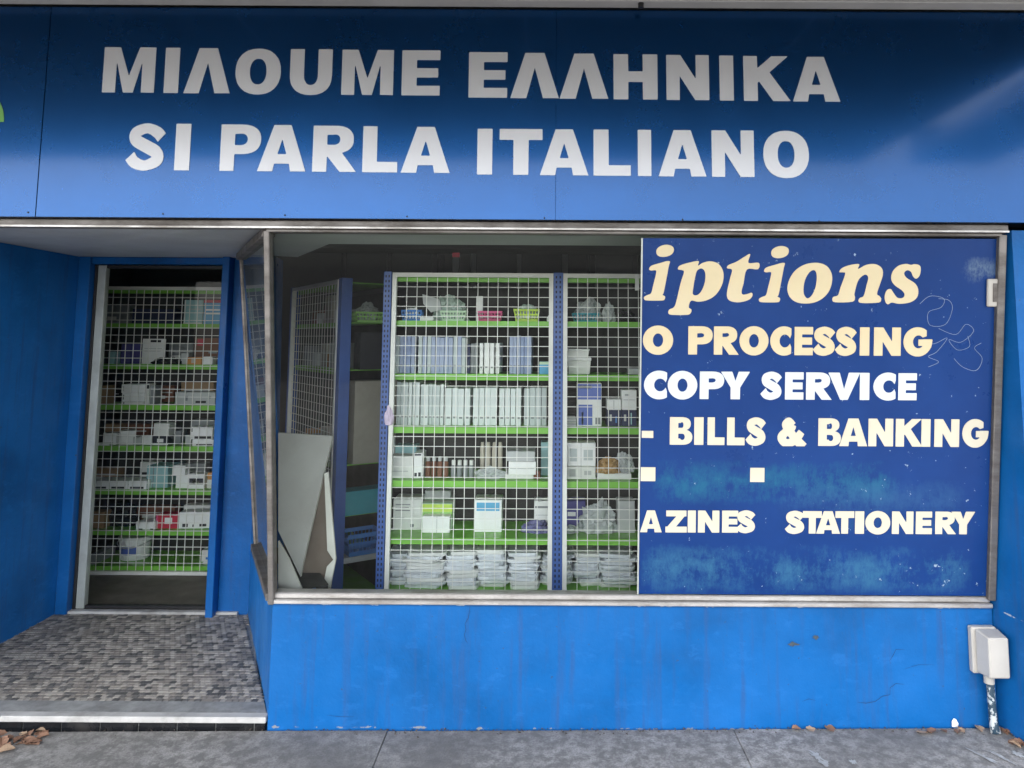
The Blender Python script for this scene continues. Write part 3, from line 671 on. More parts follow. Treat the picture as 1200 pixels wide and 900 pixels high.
# ---- blue lettered panel on the right part of the window
fp = thing('window_sign', 'dark blue lettered panel covering the right part of the shop window', 'sign', onwin(960, 697))
FO = .004
fc = [onwin(748.5, 696.5, FO), onwin(1157, 699, FO), onwin(1170.5, 280, FO), onwin(753.5, 279, FO)]
for p in fc[:2]: p += wdir*.002
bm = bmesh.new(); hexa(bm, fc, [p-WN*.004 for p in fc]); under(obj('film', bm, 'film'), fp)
bm = bmesh.new(); bar(bm, fc[0]+Vector((-.004, 0, 0)), fc[3]+Vector((-.004, 0, 0)), .006, .007, (1, 0, 0)); under(obj('edge_strip', bm, 'aludoor'), fp)
G2 = glyphs(.35, .265, 2.0)
LO = FO+.0003
def film_word(text, boxes, yL, yR, xa, xb, mat):
    for ch, (x0, x1) in zip(text, boxes):
        xm = (x0+x1)/2; f = (xm-xa)/(xb-xa); top = yL[0]+(yR[0]-yL[0])*f; bot = yL[1]+(yR[1]-yL[1])*f; ym = (top+bot)/2
        if ch in 'OCGS&': top -= .5; bot += .6
        pb, ptp = onwin(xm, bot, LO), onwin(xm, top, LO); a, b = onwin(x0, ym, LO).x, onwin(x1, ym, LO).x
        loops = contours(('2', ch), G2[ch])
        under(letter_mesh('letter', [[Vector((a+(b-a)*u, pb.y+(ptp.y-pb.y)*v, pb.z+(ptp.z-pb.z)*v)) for u, v in L] for L in loops], WN, mat, None, .0010+.0005*(int(x0) % 3)), fp)
def cs(k, xo, *a): return [(x/k+xo, y/k+xo) for x, y in a]
film_word('OPROCESSING', cs(3.3333, 745, (28, 146), (205, 300), (305, 402), (405, 518), (525, 607), (620, 692), (692, 778), (778, 862), (875, 912), (930, 1035), (1045, 1158)), (381.8, 415), (384, 417.2), 756, 1090, 'cream')
film_word('COPYSERVICE', cs(3.3333, 745, (32, 122), (125, 240), (250, 345), (333, 445), (487, 570), (583, 655), (665, 765), (752, 875), (875, 912), (928, 1015), (1025, 1097)), (434.6, 467.2), (437.4, 469), 756, 1075, 'filmwhite')
film_word('BILLS&BANKING', cs(2.7586, 745, (110, 183), (189, 219), (232, 287), (295, 352), (355, 420), (458, 552), (590, 663), (658, 748), (752, 832), (840, 926), (923, 952), (965, 1045), (1055, 1140)), (488.6, 521), (491.6, 524), 785, 1158, 'cream2')
film_word('AZINES', cs(2.7586, 745, (14, 84), (96, 165), (168, 194), (201, 270), (279, 331), (325, 386)), (598, 623.6), (598.4, 624.2), 751, 885, 'cream2')
film_word('STATIONERY', cs(2.7586, 745, (482, 545), (540, 601), (583, 660), (645, 706), (709, 738), (742, 822), (828, 897), (905, 957), (968, 1035), (1020, 1096)), (598.8, 625), (599.6, 626), 920, 1142, 'cream2')
film_word('-', [(752, 765.5)], (504.8, 513), (504.8, 513), 752, 766, 'cream2')
film_word('-', [(750.8, 768)], (547.5, 563.8), (547.5, 563.8), 752, 766, 'cream2'); film_word('-', [(879, 895.8)], (548.2, 564.8), (548.2, 564.8), 752, 900, 'cream2')
# the big italic word, outlines followed point by point
IT = {
 'i': [[(52, 135), (60, 122), (90, 112), (131, 103), (128, 128), (110, 222), (104, 234), (114, 241), (113, 251), (103, 257), (45, 257), (33, 252), (33, 243), (45, 236), (60, 228), (68, 198), (80, 148), (76, 139), (60, 140)]],
 'dot': [[(80, 70), (84, 54), (100, 43), (122, 39), (142, 45), (149, 58), (143, 74), (126, 84), (104, 87), (87, 82)]],
 'p': [[(165, 135), (172, 121), (205, 110), (245, 103), (243, 121), (262, 110), (290, 104), (320, 112), (338, 135), (343, 165), (335, 200), (312, 235), (280, 255), (245, 262), (216, 258), (207, 283), (217, 292), (215, 305), (200, 313), (140, 313), (127, 305), (132, 292), (148, 284), (158, 262), (175, 190), (188, 148), (182, 139)], [(240, 140), (258, 132), (271, 148), (270, 185), (257, 219), (240, 236), (223, 232), (225, 205), (232, 165)]],
 't': [[(357, 131), (362, 119), (395, 105), (425, 86), (447, 76), (440, 110), (480, 110), (477, 135), (434, 136), (421, 190), (413, 222), (419, 234), (438, 231), (453, 227), (455, 240), (440, 255), (405, 264), (372, 260), (357, 245), (358, 215), (369, 168), (376, 137)]],
 'o': [[(592, 215), (600, 175), (625, 138), (665, 115), (710, 110), (745, 122), (764, 150), (766, 185), (752, 225), (720, 255), (680, 268), (635, 266), (605, 248)], [(655, 225), (660, 180), (678, 147), (698, 139), (707, 160), (702, 205), (686, 239), (668, 248)]],
 'n': [[(795, 146), (805, 131), (835, 119), (872, 115), (868, 134), (900, 118), (935, 115), (960, 130), (965, 155), (955, 190), (942, 230), (952, 240), (958, 252), (948, 265), (885, 267), (870, 260), (875, 247), (890, 239), (902, 195), (908, 168), (898, 156), (880, 165), (866, 185), (854, 230), (856, 246), (845, 262), (780, 264), (768, 255), (772, 243), (790, 236), (800, 205), (818, 154), (810, 147)]],
 's': [[(1090, 115), (1108, 120), (1113, 135), (1108, 160), (1095, 172), (1083, 163), (1075, 145), (1060, 139), (1048, 150), (1057, 168), (1090, 190), (1103, 215), (1098, 245), (1072, 264), (1030, 270), (1000, 265), (985, 272), (975, 262), (972, 240), (980, 218), (995, 212), (1005, 225), (1020, 245), (1040, 248), (1050, 235), (1040, 218), (1012, 198), (998, 175), (1003, 145), (1025, 122), (1055, 114), (1075, 118)]]}
for key, dx, dy in (('i', 0, 0), ('dot', 0, 0), ('p', 0, 0), ('t', 0, 0), ('i', 449, 7), ('dot', 449, 5), ('o', 0, 0), ('n', 0, 0), ('s', 0, 0)):
    loops = [[onwin((x+dx)/3.3333+745, (y+dy)/3.3333+275, LO) for x, y in catmull(L, True, 4)] for L in IT[key]]
    under(letter_mesh('letter', loops, WN, 'cream', None, .0012), fp)
# scratched scribble and the little metal catch at the right edge
def scribble(pts, w=.0012):
    P = [onwin(x, y, FO+.0008) for x, y in catmull(pts, False, 6)]; bm = bmesh.new(); tube(bm, P, w*.6, 5); under(obj('scratched_scribble', bm, 'scratch'), fp)
scribble([(1078, 356), (1090, 347), (1106, 350), (1103, 360), (1088, 366), (1090, 381), (1108, 380), (1116, 362), (1112, 352), (1100, 350)])
scribble([(1100, 385), (1120, 392), (1132, 380), (1141, 388), (1126, 401), (1112, 398), (1122, 410), (1136, 406), (1134, 394)])
scribble([(1118, 420), (1128, 430), (1144, 434), (1151, 420), (1142, 408), (1150, 402)])
scribble([(1078, 400), (1094, 403), (1110, 396), (1098, 412), (1088, 418), (1100, 424), (1088, 430)])
lk = onwin(1162, 343, FO); bm = bmesh.new(); B(bm, -.023, .023, -.014, 0, -.055, .055); o = obj('catch', bm, 'pvc', bev=.004); o.location = lk+WN*.001; o.rotation_euler = (R(7), 0, 0); under(o, fp)
bm = bmesh.new(); B(bm, -.004, .012, -.017, -.0145, -.035, .038); o2 = obj('catch_slot', bm, 'aludull'); o2.parent = o

# ---- meter box with conduit at the right corner
jp = aty(1156, 855, -.03)
jb = thing('junction_box', 'beige plastic electrical box with flaking white conduit at the right corner', 'electrical box', (jp.x, -.03, GZ(jp.x)))
a0, a1 = aty(1139, 788, -.02), aty(1171, 734, -.02)
bm = bmesh.new(); B(bm, a0.x, a1.x-.018, -.03, -.001, a0.z, a1.z); under(obj('base_plate', bm, 'pvc', bev=.004), jb)
bm = bmesh.new(); cx0, cx1 = a0.x+.012, a1.x
hexa(bm, [(cx0, -.031, a0.z+.006), (cx1-.012, -.031, a0.z+.006), (cx1-.012, -.031, a1.z-.004), (cx0, -.031, a1.z-.004)], [(cx0+.012, -.105, a0.z+.012), (cx1-.016, -.105, a0.z+.012), (cx1-.016, -.105, a1.z-.014), (cx0+.012, -.105, a1.z-.014)])
under(obj('cover', bm, 'pvc', bev=.005), jb)
jx = (a0.x+a1.x)/2-.004; gz = GZ(jx)
bm = bmesh.new(); tube(bm, [(jx, -.04, a0.z+.01), (jx+.003, -.04, .3), (jx+.006, -.04, .2), (jx+.008, -.042, gz+.03), (jx+.01, -.05, gz)], [.0145, .0145, .0145, .016, .02], 14); under(obj('conduit', bm, 'pvcwhite', smooth=True), jb)
bm = bmesh.new(); lathe(bm, [(.019, a0.z-.03), (.019, a0.z+.008)], 14, jx, -.04); under(obj('gland', bm, 'pvc'), jb)

# ================================================================== shelving
SHZ = [.385, .637, .911, 1.172, 1.434, 1.70]
TOPZ = 1.94
def wire_panel(parent, x0, x1, y, z0, z1, M=None, r=.0017):
    """framed 50 mm mesh panel in the local x-z plane"""
    bm = bmesh.new(); fw = .021
    B(bm, x0, x0+fw, y-.012, y+.012, z0, z1, M); B(bm, x1-fw, x1, y-.012, y+.012, z0, z1, M)
    B(bm, x0+fw, x1-fw, y-.012, y+.012, z1-fw, z1, M); B(bm, x0+fw, x1-fw, y-.012, y+.012, z0, z0+fw, M)
    fr = obj('mesh_frame', bm, 'wireframe', parent)
    bm = bmesh.new(); n = round((x1-x0-2*fw)/.05); s = (x1-x0-2*fw)/n; rn = random.Random(int(x0*100))
    for k in range(1, n):
        x = x0+fw+k*s+rn.uniform(-.0012, .0012); x2 = x+rn.uniform(-.0015, .0015); q = [(-r, -r), (r, -r), (r, r), (-r, r)]
        a = [Vector((x+i, y-.004+j, z0+fw)) for i, j in q]; b = [Vector((x2+i, y-.004+j, z1-fw)) for i, j in q]
        if M: a = [M @ p for p in a]; b = [M @ p for p in b]
        hexa(bm, a, b)
    n = round((z1-z0-2*fw)/.05); s = (z1-z0-2*fw)/n
    for k in range(1, n):
        z = z0+fw+k*s+rn.uniform(-.001, .001); B(bm, x0+fw, x1-fw, y+.0002, y+.0002+2*r, z-r, z+r, M)
    tag(obj('wire_grid', bm, 'wire', fr), kind='stuff')
def upright(parent, x0, x1, y0, y1, z0, z1, slots=True, M=None):
    bm = bmesh.new(); B(bm, x0, x1, y0, y1, z0, z1, M); p = obj('upright', bm, 'post', parent, bev=.002)
    if slots:
        bm = bmesh.new(); z = z0+.02; w = x1-x0
        while z < z1-.03:
            for fx in (.3, .7): B(bm, x0+w*fx-.0035, x0+w*fx+.0035, y0-.0007, y0+.004, z, z+.013, M)
            z += .025
        tag(obj('slots', bm, 'slot', p), kind='stuff')
def shelf(parent, x0, x1, y0, y1, z, M=None, th=.03):
    bm = bmesh.new(); B(bm, x0, x1, y0, y0+.006, z-th, z, M); B(bm, x0, x1, y0+.006, y1, z-.006, z, M)
    B(bm, x0, x1, y0+.006, y0+.02, z-th, z-th+.003, M)
    return obj('shelf', bm, 'shelf', parent)
def unit(name, label, x0, x1, yf, z0, zs, posts, top=True, depth=.40, panel=None, M=None, loc=None):
    t = thing(name, label, 'shelving', loc if loc else ((x0+x1)/2, yf, z0))
    def u(): pass
    kids0 = set(bpy.data.objects)
    for px0, px1, sl in posts: upright(t, px0, px1, yf-.01, yf+.05, z0, TOPZ+.006, sl, M)
    for z in zs: shelf(t, x0, x1, yf+.025, yf+depth-.021, z, M)
    if top: shelf(t, x0, x1, yf+.025, yf+depth-.021, TOPZ-.012, M)
    bm = bmesh.new(); B(bm, x0, x1, yf+depth-.018, yf+depth-.006, z0+.02, TOPZ-.05, M); obj('back_panel', bm, 'backpanel', t)
    if panel:
        for a, b in panel: wire_panel(t, a, b, yf-.002, z0+.002, TOPZ, M, .0019 if yf > 1 else .0015)
    for o in set(bpy.data.objects)-kids0:
        if o.parent == t: o.location = -t.location
    return t
YW = .64
L0 = aty(456, 500, YW).x; L1 = aty(647.5, 500, YW).x; R0 = aty(659.5, 500, YW).x
U1 = unit('shelving_unit', 'green shelving behind the clear window, blue uprights and white mesh front', L0-.005, 1.05, YW, FZ, [.16]+SHZ, [(L0-.045, L0-.006, True), (L1+.001, R0-.001, True), (1.05, 1.09, True)], panel=[(L0, L1), (R0, 1.045)])
YD = 1.76
DX0, DX1 = aty(94.5, 600, YD).x, -1.90
U2 = unit('shelving_unit', 'green shelving with white mesh front standing just inside the door', DX0, DX1, YD, FZ, [.165]+SHZ, [(DX0-.05, DX0-.004, True), (DX1+.004, DX1+.05, True)], panel=[(DX0, DX1)])
# slanting unit between them: the front runs from the blue upright back towards the door
pr = atz(399, 327.5, TOPZ); pl = atz(345, 338, TOPZ)
ang = math.atan2(pr.y-pl.y, pr.x-pl.x); ln = (Vector(pr.xy)-Vector(pl.xy)).length
M3 = Matrix.Translation((pl.x, pl.y, 0)) @ Matrix.Rotation(ang, 4, 'Z')
U3 = unit('shelving_unit', 'slanting shelving unit behind the window corner, mesh front and plain blue upright', 0, ln, 0, FZ, [.165]+[z for z in SHZ if abs(z-1.172) > .01], [(-.05, -.004, False), (ln+.004, ln+.062, False)], panel=[(0, ln)], M=M3, loc=(pl.x, pl.y, FZ), depth=.36)

# ================================================================== goods on the shelves
UN = {'W': YW+.03, 'D': YD+.03}
def spot(u, s, x0, x1, ytop, off):
    if u == 'W' and isinstance(s, int): off += (.03, .07, .035, .03, .015, .01)[s]
    Y = UN[u]+off; z0 = s if isinstance(s, float) else SHZ[s]; z0 += .0008
    ym = (ytop+400)/2 if ytop < 400 else ytop+10
    a, b = aty(x0, ytop+6, Y), aty(x1, ytop+6, Y); zt = aty((x0+x1)/2, ytop, Y).z
    return (a.x+b.x)/2, b.x-a.x, Y, z0, max(.012, zt-z0)
def carton(u, s, x0, x1, ytop, off, mat, label, name='carton', dep=None, prints=(), rz=0, z=None, group=None, cat='box', flap=True):
    cx, w, Y, z0, h = spot(u, z if z else s, x0, x1, ytop, off); d = dep or min(.3, max(.06, w*.8))
    t = thing(name, label, cat, (cx, Y+d/2, z0), rz, group)
    bm = bmesh.new(); B(bm, -w/2, w/2, -d/2, d/2, 0, h); obj('box', bm, mat, t, bev=min(.002, w*.05))
    for (u0, u1, v0, v1, pm) in prints:
        bm = bmesh.new(); B(bm, -w/2+u0*w, -w/2+u1*w, -d/2-.0008, -d/2+.001, v0*h, v1*h); obj('printed_patch', bm, pm, t)
    if flap and h > .05 and w > .05:
        bm = bmesh.new(); B(bm, -w/2+.003, w/2-.003, -.012, .012, h+.0002, h+.0012); obj('tape', bm, 'g_beige', t)
    return t, z0+h
def spines(u, s, x0, x1, ytop, off, n, mats, label, group, seed, gap=.12, name='folder', top_j=.012):
    rn = random.Random(seed); cx, w, Y, z0, h = spot(u, s, x0, x1, ytop, off); p = w/n; proto = None
    for k in range(n):
        ww = p*(1-gap*rn.random()); hh = h*(1-rn.random()*top_j*3); d = .21
        if rn.random() < .0: continue
        bm = bmesh.new(); B(bm, -ww/2, ww/2, 0, d, 0, hh)
        o = obj(name, bm, rn.choice(mats), None, (cx-w/2+p*(k+.5), Y+rn.uniform(0, .02), z0), bev=min(.0015, ww*.2)); o.rotation_euler = (0, 0, rn.uniform(-.03, .03))
        tag(o, label, 'folder', group)
        bm = bmesh.new(); B(bm, -ww*.28, ww*.28, -.0007, .001, hh*.18, hh*.23); obj('spine_mark', bm, 'g_grey', o)
def basket(u, s, x0, x1, ytop, off, mat, label, rz=0, d=None, pos=None):
    if pos: cx, w, Y, z0, h = pos
    else: cx, w, Y, z0, h = spot(u, s, x0, x1, ytop, off)
    d = d or w*.75; t = thing('basket', label, 'basket', (cx, Y+d/2, z0), rz)
    k = .86; bm = bmesh.new()
    def rect(sc, z): return [Vector((sx*w/2*sc, sy*d/2*sc, z)) for sx, sy in ((-1, -1), (1, -1), (1, 1), (-1, 1))]
    def band(za, zb, ka, kb, th=.003):
        a, b = rect(ka, za), rect(kb, zb); a2 = [Vector((p.x*(1-2*th/w), p.y*(1-2*th/d), p.z)) for p in a]; b2 = [Vector((p.x*(1-2*th/w), p.y*(1-2*th/d), p.z)) for p in b]
        for i in range(4):
            j = (i+1) % 4; hexa(bm, [a[i], a[j], a2[j], a2[i]], [b[i], b[j], b2[j], b2[i]])
    kk = lambda z: k+(1-k)*z/h
    band(0, h*.2, kk(0), kk(h*.2)); band(h*.48, h*.60, kk(h*.48), kk(h*.6)); band(h*.82, h, 1, 1.03)
    hexa(bm, rect(k*.98, .0), rect(k*.98, .003))
    n = max(5, int(w/.016))
    for sy in (-1, 1):
        for q in range(n+1):
            fx = -1+2*q/n; bar(bm, (fx*w/2*k*.97, sy*d/2*k*.985, h*.18), (fx*w/2*.97, sy*d/2*.985, h*.85), .005, .0025)
    for sx in (-1, 1):
        for q in range(1, n):
            fy = -1+2*q/n; bar(bm, (sx*w/2*k*.985, fy*d/2*k, h*.18), (sx*w/2*.985, fy*d/2, h*.85), .0025, .005)
    obj('lattice_shell', bm, mat, t); return t, z0, h, w, d
def blob(name, label, cat, cx, cy, z0, w, d, h, mat, seed, creases=1.0, group=None, flat=.35, sub=4):
    bm = bmesh.new(); bmesh.ops.create_icosphere(bm, subdivisions=sub, radius=1)
    for v in bm.verts:
        p = v.co.copy(); q = p*1.7+Vector((seed*3.1, seed*1.7, seed))
        n = mnoise.fractal(q, 1.0, 2.1, 5)*.34*creases+abs(mnoise.noise(q*2.6))*.22*creases
        p *= 1+n-.12*creases
        z = max(p.z, -flat); v.co = Vector((p.x*w/2, p.y*d/2, (z+flat)/(1+flat)*h))
    zmin = min(v.co.z for v in bm.verts)
    for v in bm.verts: v.co.z -= zmin
    return tag(obj(name, bm, mat, None, (cx, cy, z0+.0008), smooth=creases < .6), label, cat, group)
def pxblob(name, label, cat, u, s, x0, x1, ytop, off, mat, seed, z=None, dep=None, **kw):
    cx, w, Y, z0, h = spot(u, z if z else s, x0, x1, ytop, off); d = dep or w*.7
    return blob(name, label, cat, cx, Y+d/2, z0, w*1.02, d, h, mat, seed, **kw)
def bundle(u, s, x0, x1, ytop, off, seed, label, rz=0, group=None):
    """stack of plastic wrapped papers: many uneven layers with bulging, folded edges"""
    cx, w, Y, z0, h = spot(u, s, x0, x1, ytop, off); d = .27; rn = random.Random(seed)
    t = thing('paper_bundle', label, 'paper bundle', (cx, Y+d/2, z0), rz, group); n = max(5, int(h/.0165)); z = 0
    for k in range(n):
        th = h/n; bm = bmesh.new(); ring = []; m = 40; sx = rn.uniform(-.012, .012); sy = rn.uniform(-.014, .01); sc = rn.uniform(.92, 1.04); ph = rn.uniform(0, 9)
        prof = [(.98, 0), (1.0, .25), (1.0, .7), (.985, 1.0)]
        for f, zz in prof:
            rr = []
            for q in range(m):
                a = 2*math.pi*q/m; c, s_ = math.cos(a), math.sin(a)
                x = math.copysign(abs(c)**.22, c)*w/2*sc*f; y = math.copysign(abs(s_)**.22, s_)*d/2*sc*f
                nn = mnoise.noise(Vector((x*30+ph, y*30, k*1.7)))+.7*mnoise.noise(Vector((x*95+ph, y*95, k*3.1+zz)))
                rr.append(bm.verts.new((x*(1+.06*nn)+sx, y*(1+.06*nn)+sy, z+th*zz+.0045*nn*(0 if k == 0 and zz == 0 else 1))))
            ring.append(rr)
        for a, b in zip(ring, ring[1:]):
            for q in range(m): bm.faces.new((a[q], a[(q+1) % m], b[(q+1) % m], b[q]))
        bm.faces.new(ring[0][::-1]); bm.faces.new(ring[-1])
        o = obj('wrapped_sheaf', bm, 'wrap' if rn.random() < .75 else 'g_offwhite', t, smooth=False); o.rotation_euler = (0, 0, rn.uniform(-.12, .12)); z += th
def jar(name, label, cat, cx, cy, z0, r, h, mat, cap, group=None, capf=.22):
    t = thing(name, label, cat, (cx, cy, z0+.0008), 0, group)
    bm = bmesh.new(); lathe(bm, [(r*.94, 0), (r, h*.04), (r, h*(.93-capf)), (r*.72, h*(1-capf))], 12); obj('body', bm, mat, t, smooth=False)
    bm = bmesh.new(); lathe(bm, [(r*.74, h*(1-capf)+.0003), (r*.74, h*.97), (r*.66, h)], 12); obj('cap', bm, cap, t)

# --- window unit, top shelf (z 1.70)
basket('W', 5, 470, 494, 363, .02, 'g_blue', 'small blue basket on the top shelf, left end')
pxblob('paper_pile', 'white crumpled papers heaped in the small blue basket', 'papers', 'W', 5, 473, 491, 360, .03, 'g_white', 3, dep=.05, creases=.7)
carton('W', 5, 492, 508, 371.5, .02, 'g_white', 'thin white pad lying beside the small blue basket', 'notepad', dep=.10, cat='pad', flap=False)
basket('W', 5, 516, 546, 364, .03, 'g_palegreen', 'pale green basket under the draped plastic bag on the top shelf')
pxblob('plastic_bag', 'clear greenish plastic bag draped over the pale green basket', 'plastic bag', 'W', 5, 505, 546, 347, .045, 'baggreen', 7, dep=.09)
me = bmesh.new(); c = [aty(495, 345, YW+.06), aty(515, 351, YW+.09), aty(517, 363, YW+.09), aty(505, 366, YW+.08), aty(496, 356, YW+.06)]
bs = c[0].copy(); bs.z = SHZ[5]
hexa(me, [p-bs for p in c], [p-bs+Vector((.002, .006, .001)) for p in c]); o = obj('plastic_sheet', me, 'g_palegrey', None, bs); tag(o, 'pale curled plastic flap sticking out left of the draped bag', 'plastic sheet')
basket('W', 5, 559, 588, 364.5, .02, 'g_pink', 'pink lattice basket on the top shelf')
carton('W', 5, 558, 566, 347, .10, 'g_white', 'white paper slip standing up behind the pink basket', 'paper_slip', dep=.004, cat='paper', flap=False)
basket('W', 5, 602, 632, 362, .02, 'g_lime', 'lime green basket nearest the middle upright on the top shelf')
pxblob('plastic_bag', 'pale clear bag bulging from the lime green basket', 'plastic bag', 'W', 5, 604, 630, 356, .03, 'baggreen', 11, dep=.07, creases=.6)
pxblob('tape_roll', 'small white lump beside the lime green basket', 'scrap', 'W', 5, 641, 647, 369, .02, 'g_white', 12, dep=.03, creases=.6)
basket('W', 5, 671, 702, 367, .03, 'g_teal', 'teal basket on the top shelf right of the middle upright')
pxblob('plastic_bag', 'crumpled grey bag heaped in the teal basket', 'plastic bag', 'W', 5, 674, 706, 350, .05, 'bag', 14, dep=.10)
pxblob('plastic_bag', 'bluish clear bag lying right of the teal basket', 'plastic bag', 'W', 5, 706, 722, 355, .05, 'bag', 15, dep=.07)
pxblob('plastic_bag', 'dark plastic bag at the right end of the top shelf', 'plastic bag', 'W', 5, 724, 746, 362, .05, 'bagblack', 16, dep=.09)
# second shelf: folders
spines('W', 4, 459, 486, 393, .02, 6, ['g_spineblue', 'g_spineblue2', 'g_spinegrey'], 'blue grey folder standing in the leftmost cluster on the second shelf', 'blue folders, leftmost cluster', 21)
spines('W', 4, 490, 546, 394, .02, 11, ['g_spineblue', 'g_spineblue', 'g_spineblue2', 'g_spinegrey'], 'blue grey folder in the wide middle cluster on the second shelf', 'blue folders, wide cluster', 22)
spines('W', 4, 547, 560, 402, .05, 3, ['g_navy', 'g_grey'], 'dark folder standing between the blue and the white folders', 'dark folders on the second shelf', 23)
spines('W', 4, 561, 586, 401, .02, 4, ['g_white'], 'bright white folder among the four on the second shelf', 'four white folders', 24, gap=.5)
spines('W', 4, 597, 623, 393, .02, 6, ['g_spineblue', 'g_spineblue2'], 'blue grey folder in the cluster near the middle upright', 'blue folders, right cluster', 25)
t, z = carton('W', 4, 632, 646, 424, .02, 'g_skyblue', 'small blue tub under a pale lid beside the middle upright', 'tub', cat='tub', prints=((0, 1, .78, 1, 'g_palegreen'),), flap=False)
for y0, x0, x1, zz, lab in ((419, 665, 693, None, 'white plastic tub, lower of the two stacked right of the upright'), (409, 664, 691, 'up', 'white plastic tub, upper of the two stacked right of the upright')):
    cx, w, Y, z0, h = spot('W', 4 if zz is None else ztub, x0, x1, y0, .04); t = thing('plastic_tub', lab, 'tub', (cx, Y+.06, z0))
    bm = bmesh.new(); k = .88
    hexa(bm, [(-w/2*k, -.055*k, 0), (w/2*k, -.055*k, 0), (w/2*k, .055*k, 0), (-w/2*k, .055*k, 0)], [(-w/2*.96, -.055, h*.8), (w/2*.96, -.055, h*.8), (w/2*.96, .055, h*.8), (-w/2*.96, .055, h*.8)]); obj('tub_body', bm, 'g_offwhite', t, bev=.002)
    bm = bmesh.new(); B(bm, -w/2, w/2, -.06, .06, h*.8+.0003, h); obj('lid', bm, 'g_white', t, bev=.002); ztub = z0+h
carton('W', 4, 737, 752, 432, .04, 'g_palegrey', 'flat grey packet at the right end of the second shelf', 'packet', dep=.1, flap=False, cat='packet')
# third shelf: white folders
k = 31
for x0, x1, n, yt, mats, lab in ((465, 492, 6, 447, ['g_spinegrey', 'g_spinewhite'], 'thin pale folder in the leftmost cluster on the third shelf'), (493, 520, 6, 450, ['g_spinegrey', 'g_spinewhite'], 'thin pale folder in the second cluster on the third shelf'), (522, 551, 4, 454, ['g_spinewhite'], 'white folder in the third cluster on the third shelf'), (554, 582, 4, 454, ['g_spinewhite'], 'white folder in the fourth cluster on the third shelf'), (585, 611, 4, 454, ['g_spinewhite'], 'white folder in the fifth cluster on the third shelf'), (614, 641, 4, 454, ['g_spinewhite', 'g_spinegrey'], 'white folder in the last cluster before the middle upright')):
    spines('W', 3, x0, x1, yt, .03, n, mats, lab, 'pale folders %d' % (k-30), k); k += 1
carton('W', 3, 676.5, 705, 449, .03, 'g_white', 'tall white carton with blue print on the third shelf', prints=((.02, .98, .62, .98, 'g_printblue'), (.06, .6, .88, .94, 'g_white'), (.05, .62, .03, .5, 'g_printblue'), (.18, .25, .05, .33, 'g_white'), (.74, .95, .05, .2, 'g_grey')), dep=.1)
for j in range(6):
    cx, w, Y, z0, h = spot('W', 3, 662, 674, 500, .02)
    bm = bmesh.new(); B(bm, -.026, .03, 0, .14, 0, .006); o = obj('notepad', bm, 'g_palegrey' if j % 2 else 'g_offwhite', None, (cx, Y+.004*(j % 3), z0+.0005+j*.0068)); tag(o, 'thin grey notepad in the flat stack beside the middle upright', 'pad', 'flat stack of notepads')
t, z = carton('W', 3, 711, 728, 480, .05, 'g_navy', 'dark blue box under a small white box on the third shelf', dep=.1, prints=((.2, .35, .3, .7, 'g_palegrey'), (.6, .7, .2, .6, 'g_blue')), flap=False)
carton('W', 3, 711.5, 728, 468, .05, 'g_white', 'small white box on the left dark blue box', dep=.08, z=z, flap=False, prints=((.45, .5, .1, .9, 'g_palegrey'),))
t, z = carton('W', 3, 728.6, 746, 480, .05, 'g_navy', 'dark blue box at the right end of the third shelf', dep=.1, prints=((.15, .3, .3, .7, 'g_palegrey'), (.6, .68, .1, .8, 'g_tealpale')), flap=False)
carton('W', 3, 728.8, 746, 457, .05, 'g_white', 'white two-row box on the rightmost dark blue box', dep=.08, z=z, flap=False, prints=((.1, .9, .49, .52, 'g_palegrey'), (.2, .5, .7, .8, 'g_palegrey')))
# fourth shelf
carton('W', 2, 455, 462, 511, .16, 'g_white', 'white card standing at the left end of the fourth shelf', 'card', dep=.02, cat='card', flap=False)
carton('W', 2, 463, 488, 522, .18, 'g_tealpale', 'grey green box behind the long white box', dep=.1, flap=False)
carton('W', 2, 456, 484, 535, .02, 'g_offwhite', 'long white box lying at the left end of the fourth shelf', dep=.12, prints=((.1, .8, .3, .34, 'g_palegrey'),))
carton('W', 2, 485, 495, 531, .015, 'g_white', 'bright white narrow box with two black dots', dep=.12, prints=((.1, .4, .08, .22, 'g_dark'), (.55, .85, .08, .24, 'g_dark'), (.1, .85, .9, .97, 'g_ink')), flap=False)
rn = random.Random(5)
for j, px in enumerate((501, 508, 515, 522)):
    cx, w, Y, z0, h = spot('W', 2, px-3.2, px+3.2, 536, .05); jar('bottle', 'brown ink bottle with a white cap beside the long white box', 'bottle', cx, Y+.02, z0, .0135, h, 'g_brown', 'g_palegrey', 'brown ink bottles')
for j, px in enumerate((531, 538, 545, 552)):
    cx, w, Y, z0, h = spot('W', 2, px-3, px+3, 540, .05); jar('jar', 'small grey jar with a pale lid, next to the brown bottles', 'jar', cx, Y+.02, z0, .0135, h, 'g_grey', 'g_offwhite', 'small grey jars', capf=.3)
for j, px in enumerate((565, 572, 579, 586)):
    cx, w, Y, z0, h = spot('W', 2, px-3, px+3, 519, .12); jar('tube', 'tall beige tube standing behind the crumpled foil', 'tube', cx, Y+.02, z0, .012, h, 'g_beige', 'g_beige', 'tall beige tubes', capf=.08)
pxblob('foil_heap', 'crumpled clear wrapping in front of the beige tubes', 'wrapping', 'W', 2, 559, 590, 549, .005, 'bag', 31, dep=.07, creases=1.3)
t, z = carton('W', 2, 592, 625, 556, .02, 'g_offwhite', 'flat pale box lowest under the white boxes near the upright', dep=.16, flap=False)
t, z = carton('W', 2, 596, 628, 541, .04, 'g_white', 'white box in the middle of the pile near the upright', dep=.13, z=z, prints=((.05, .95, .45, .5, 'g_palegrey'),), flap=False)
carton('W', 2, 594, 627, 529, .05, 'g_palegrey', 'grey box on top of the white pile near the upright', dep=.12, z=z, flap=False)
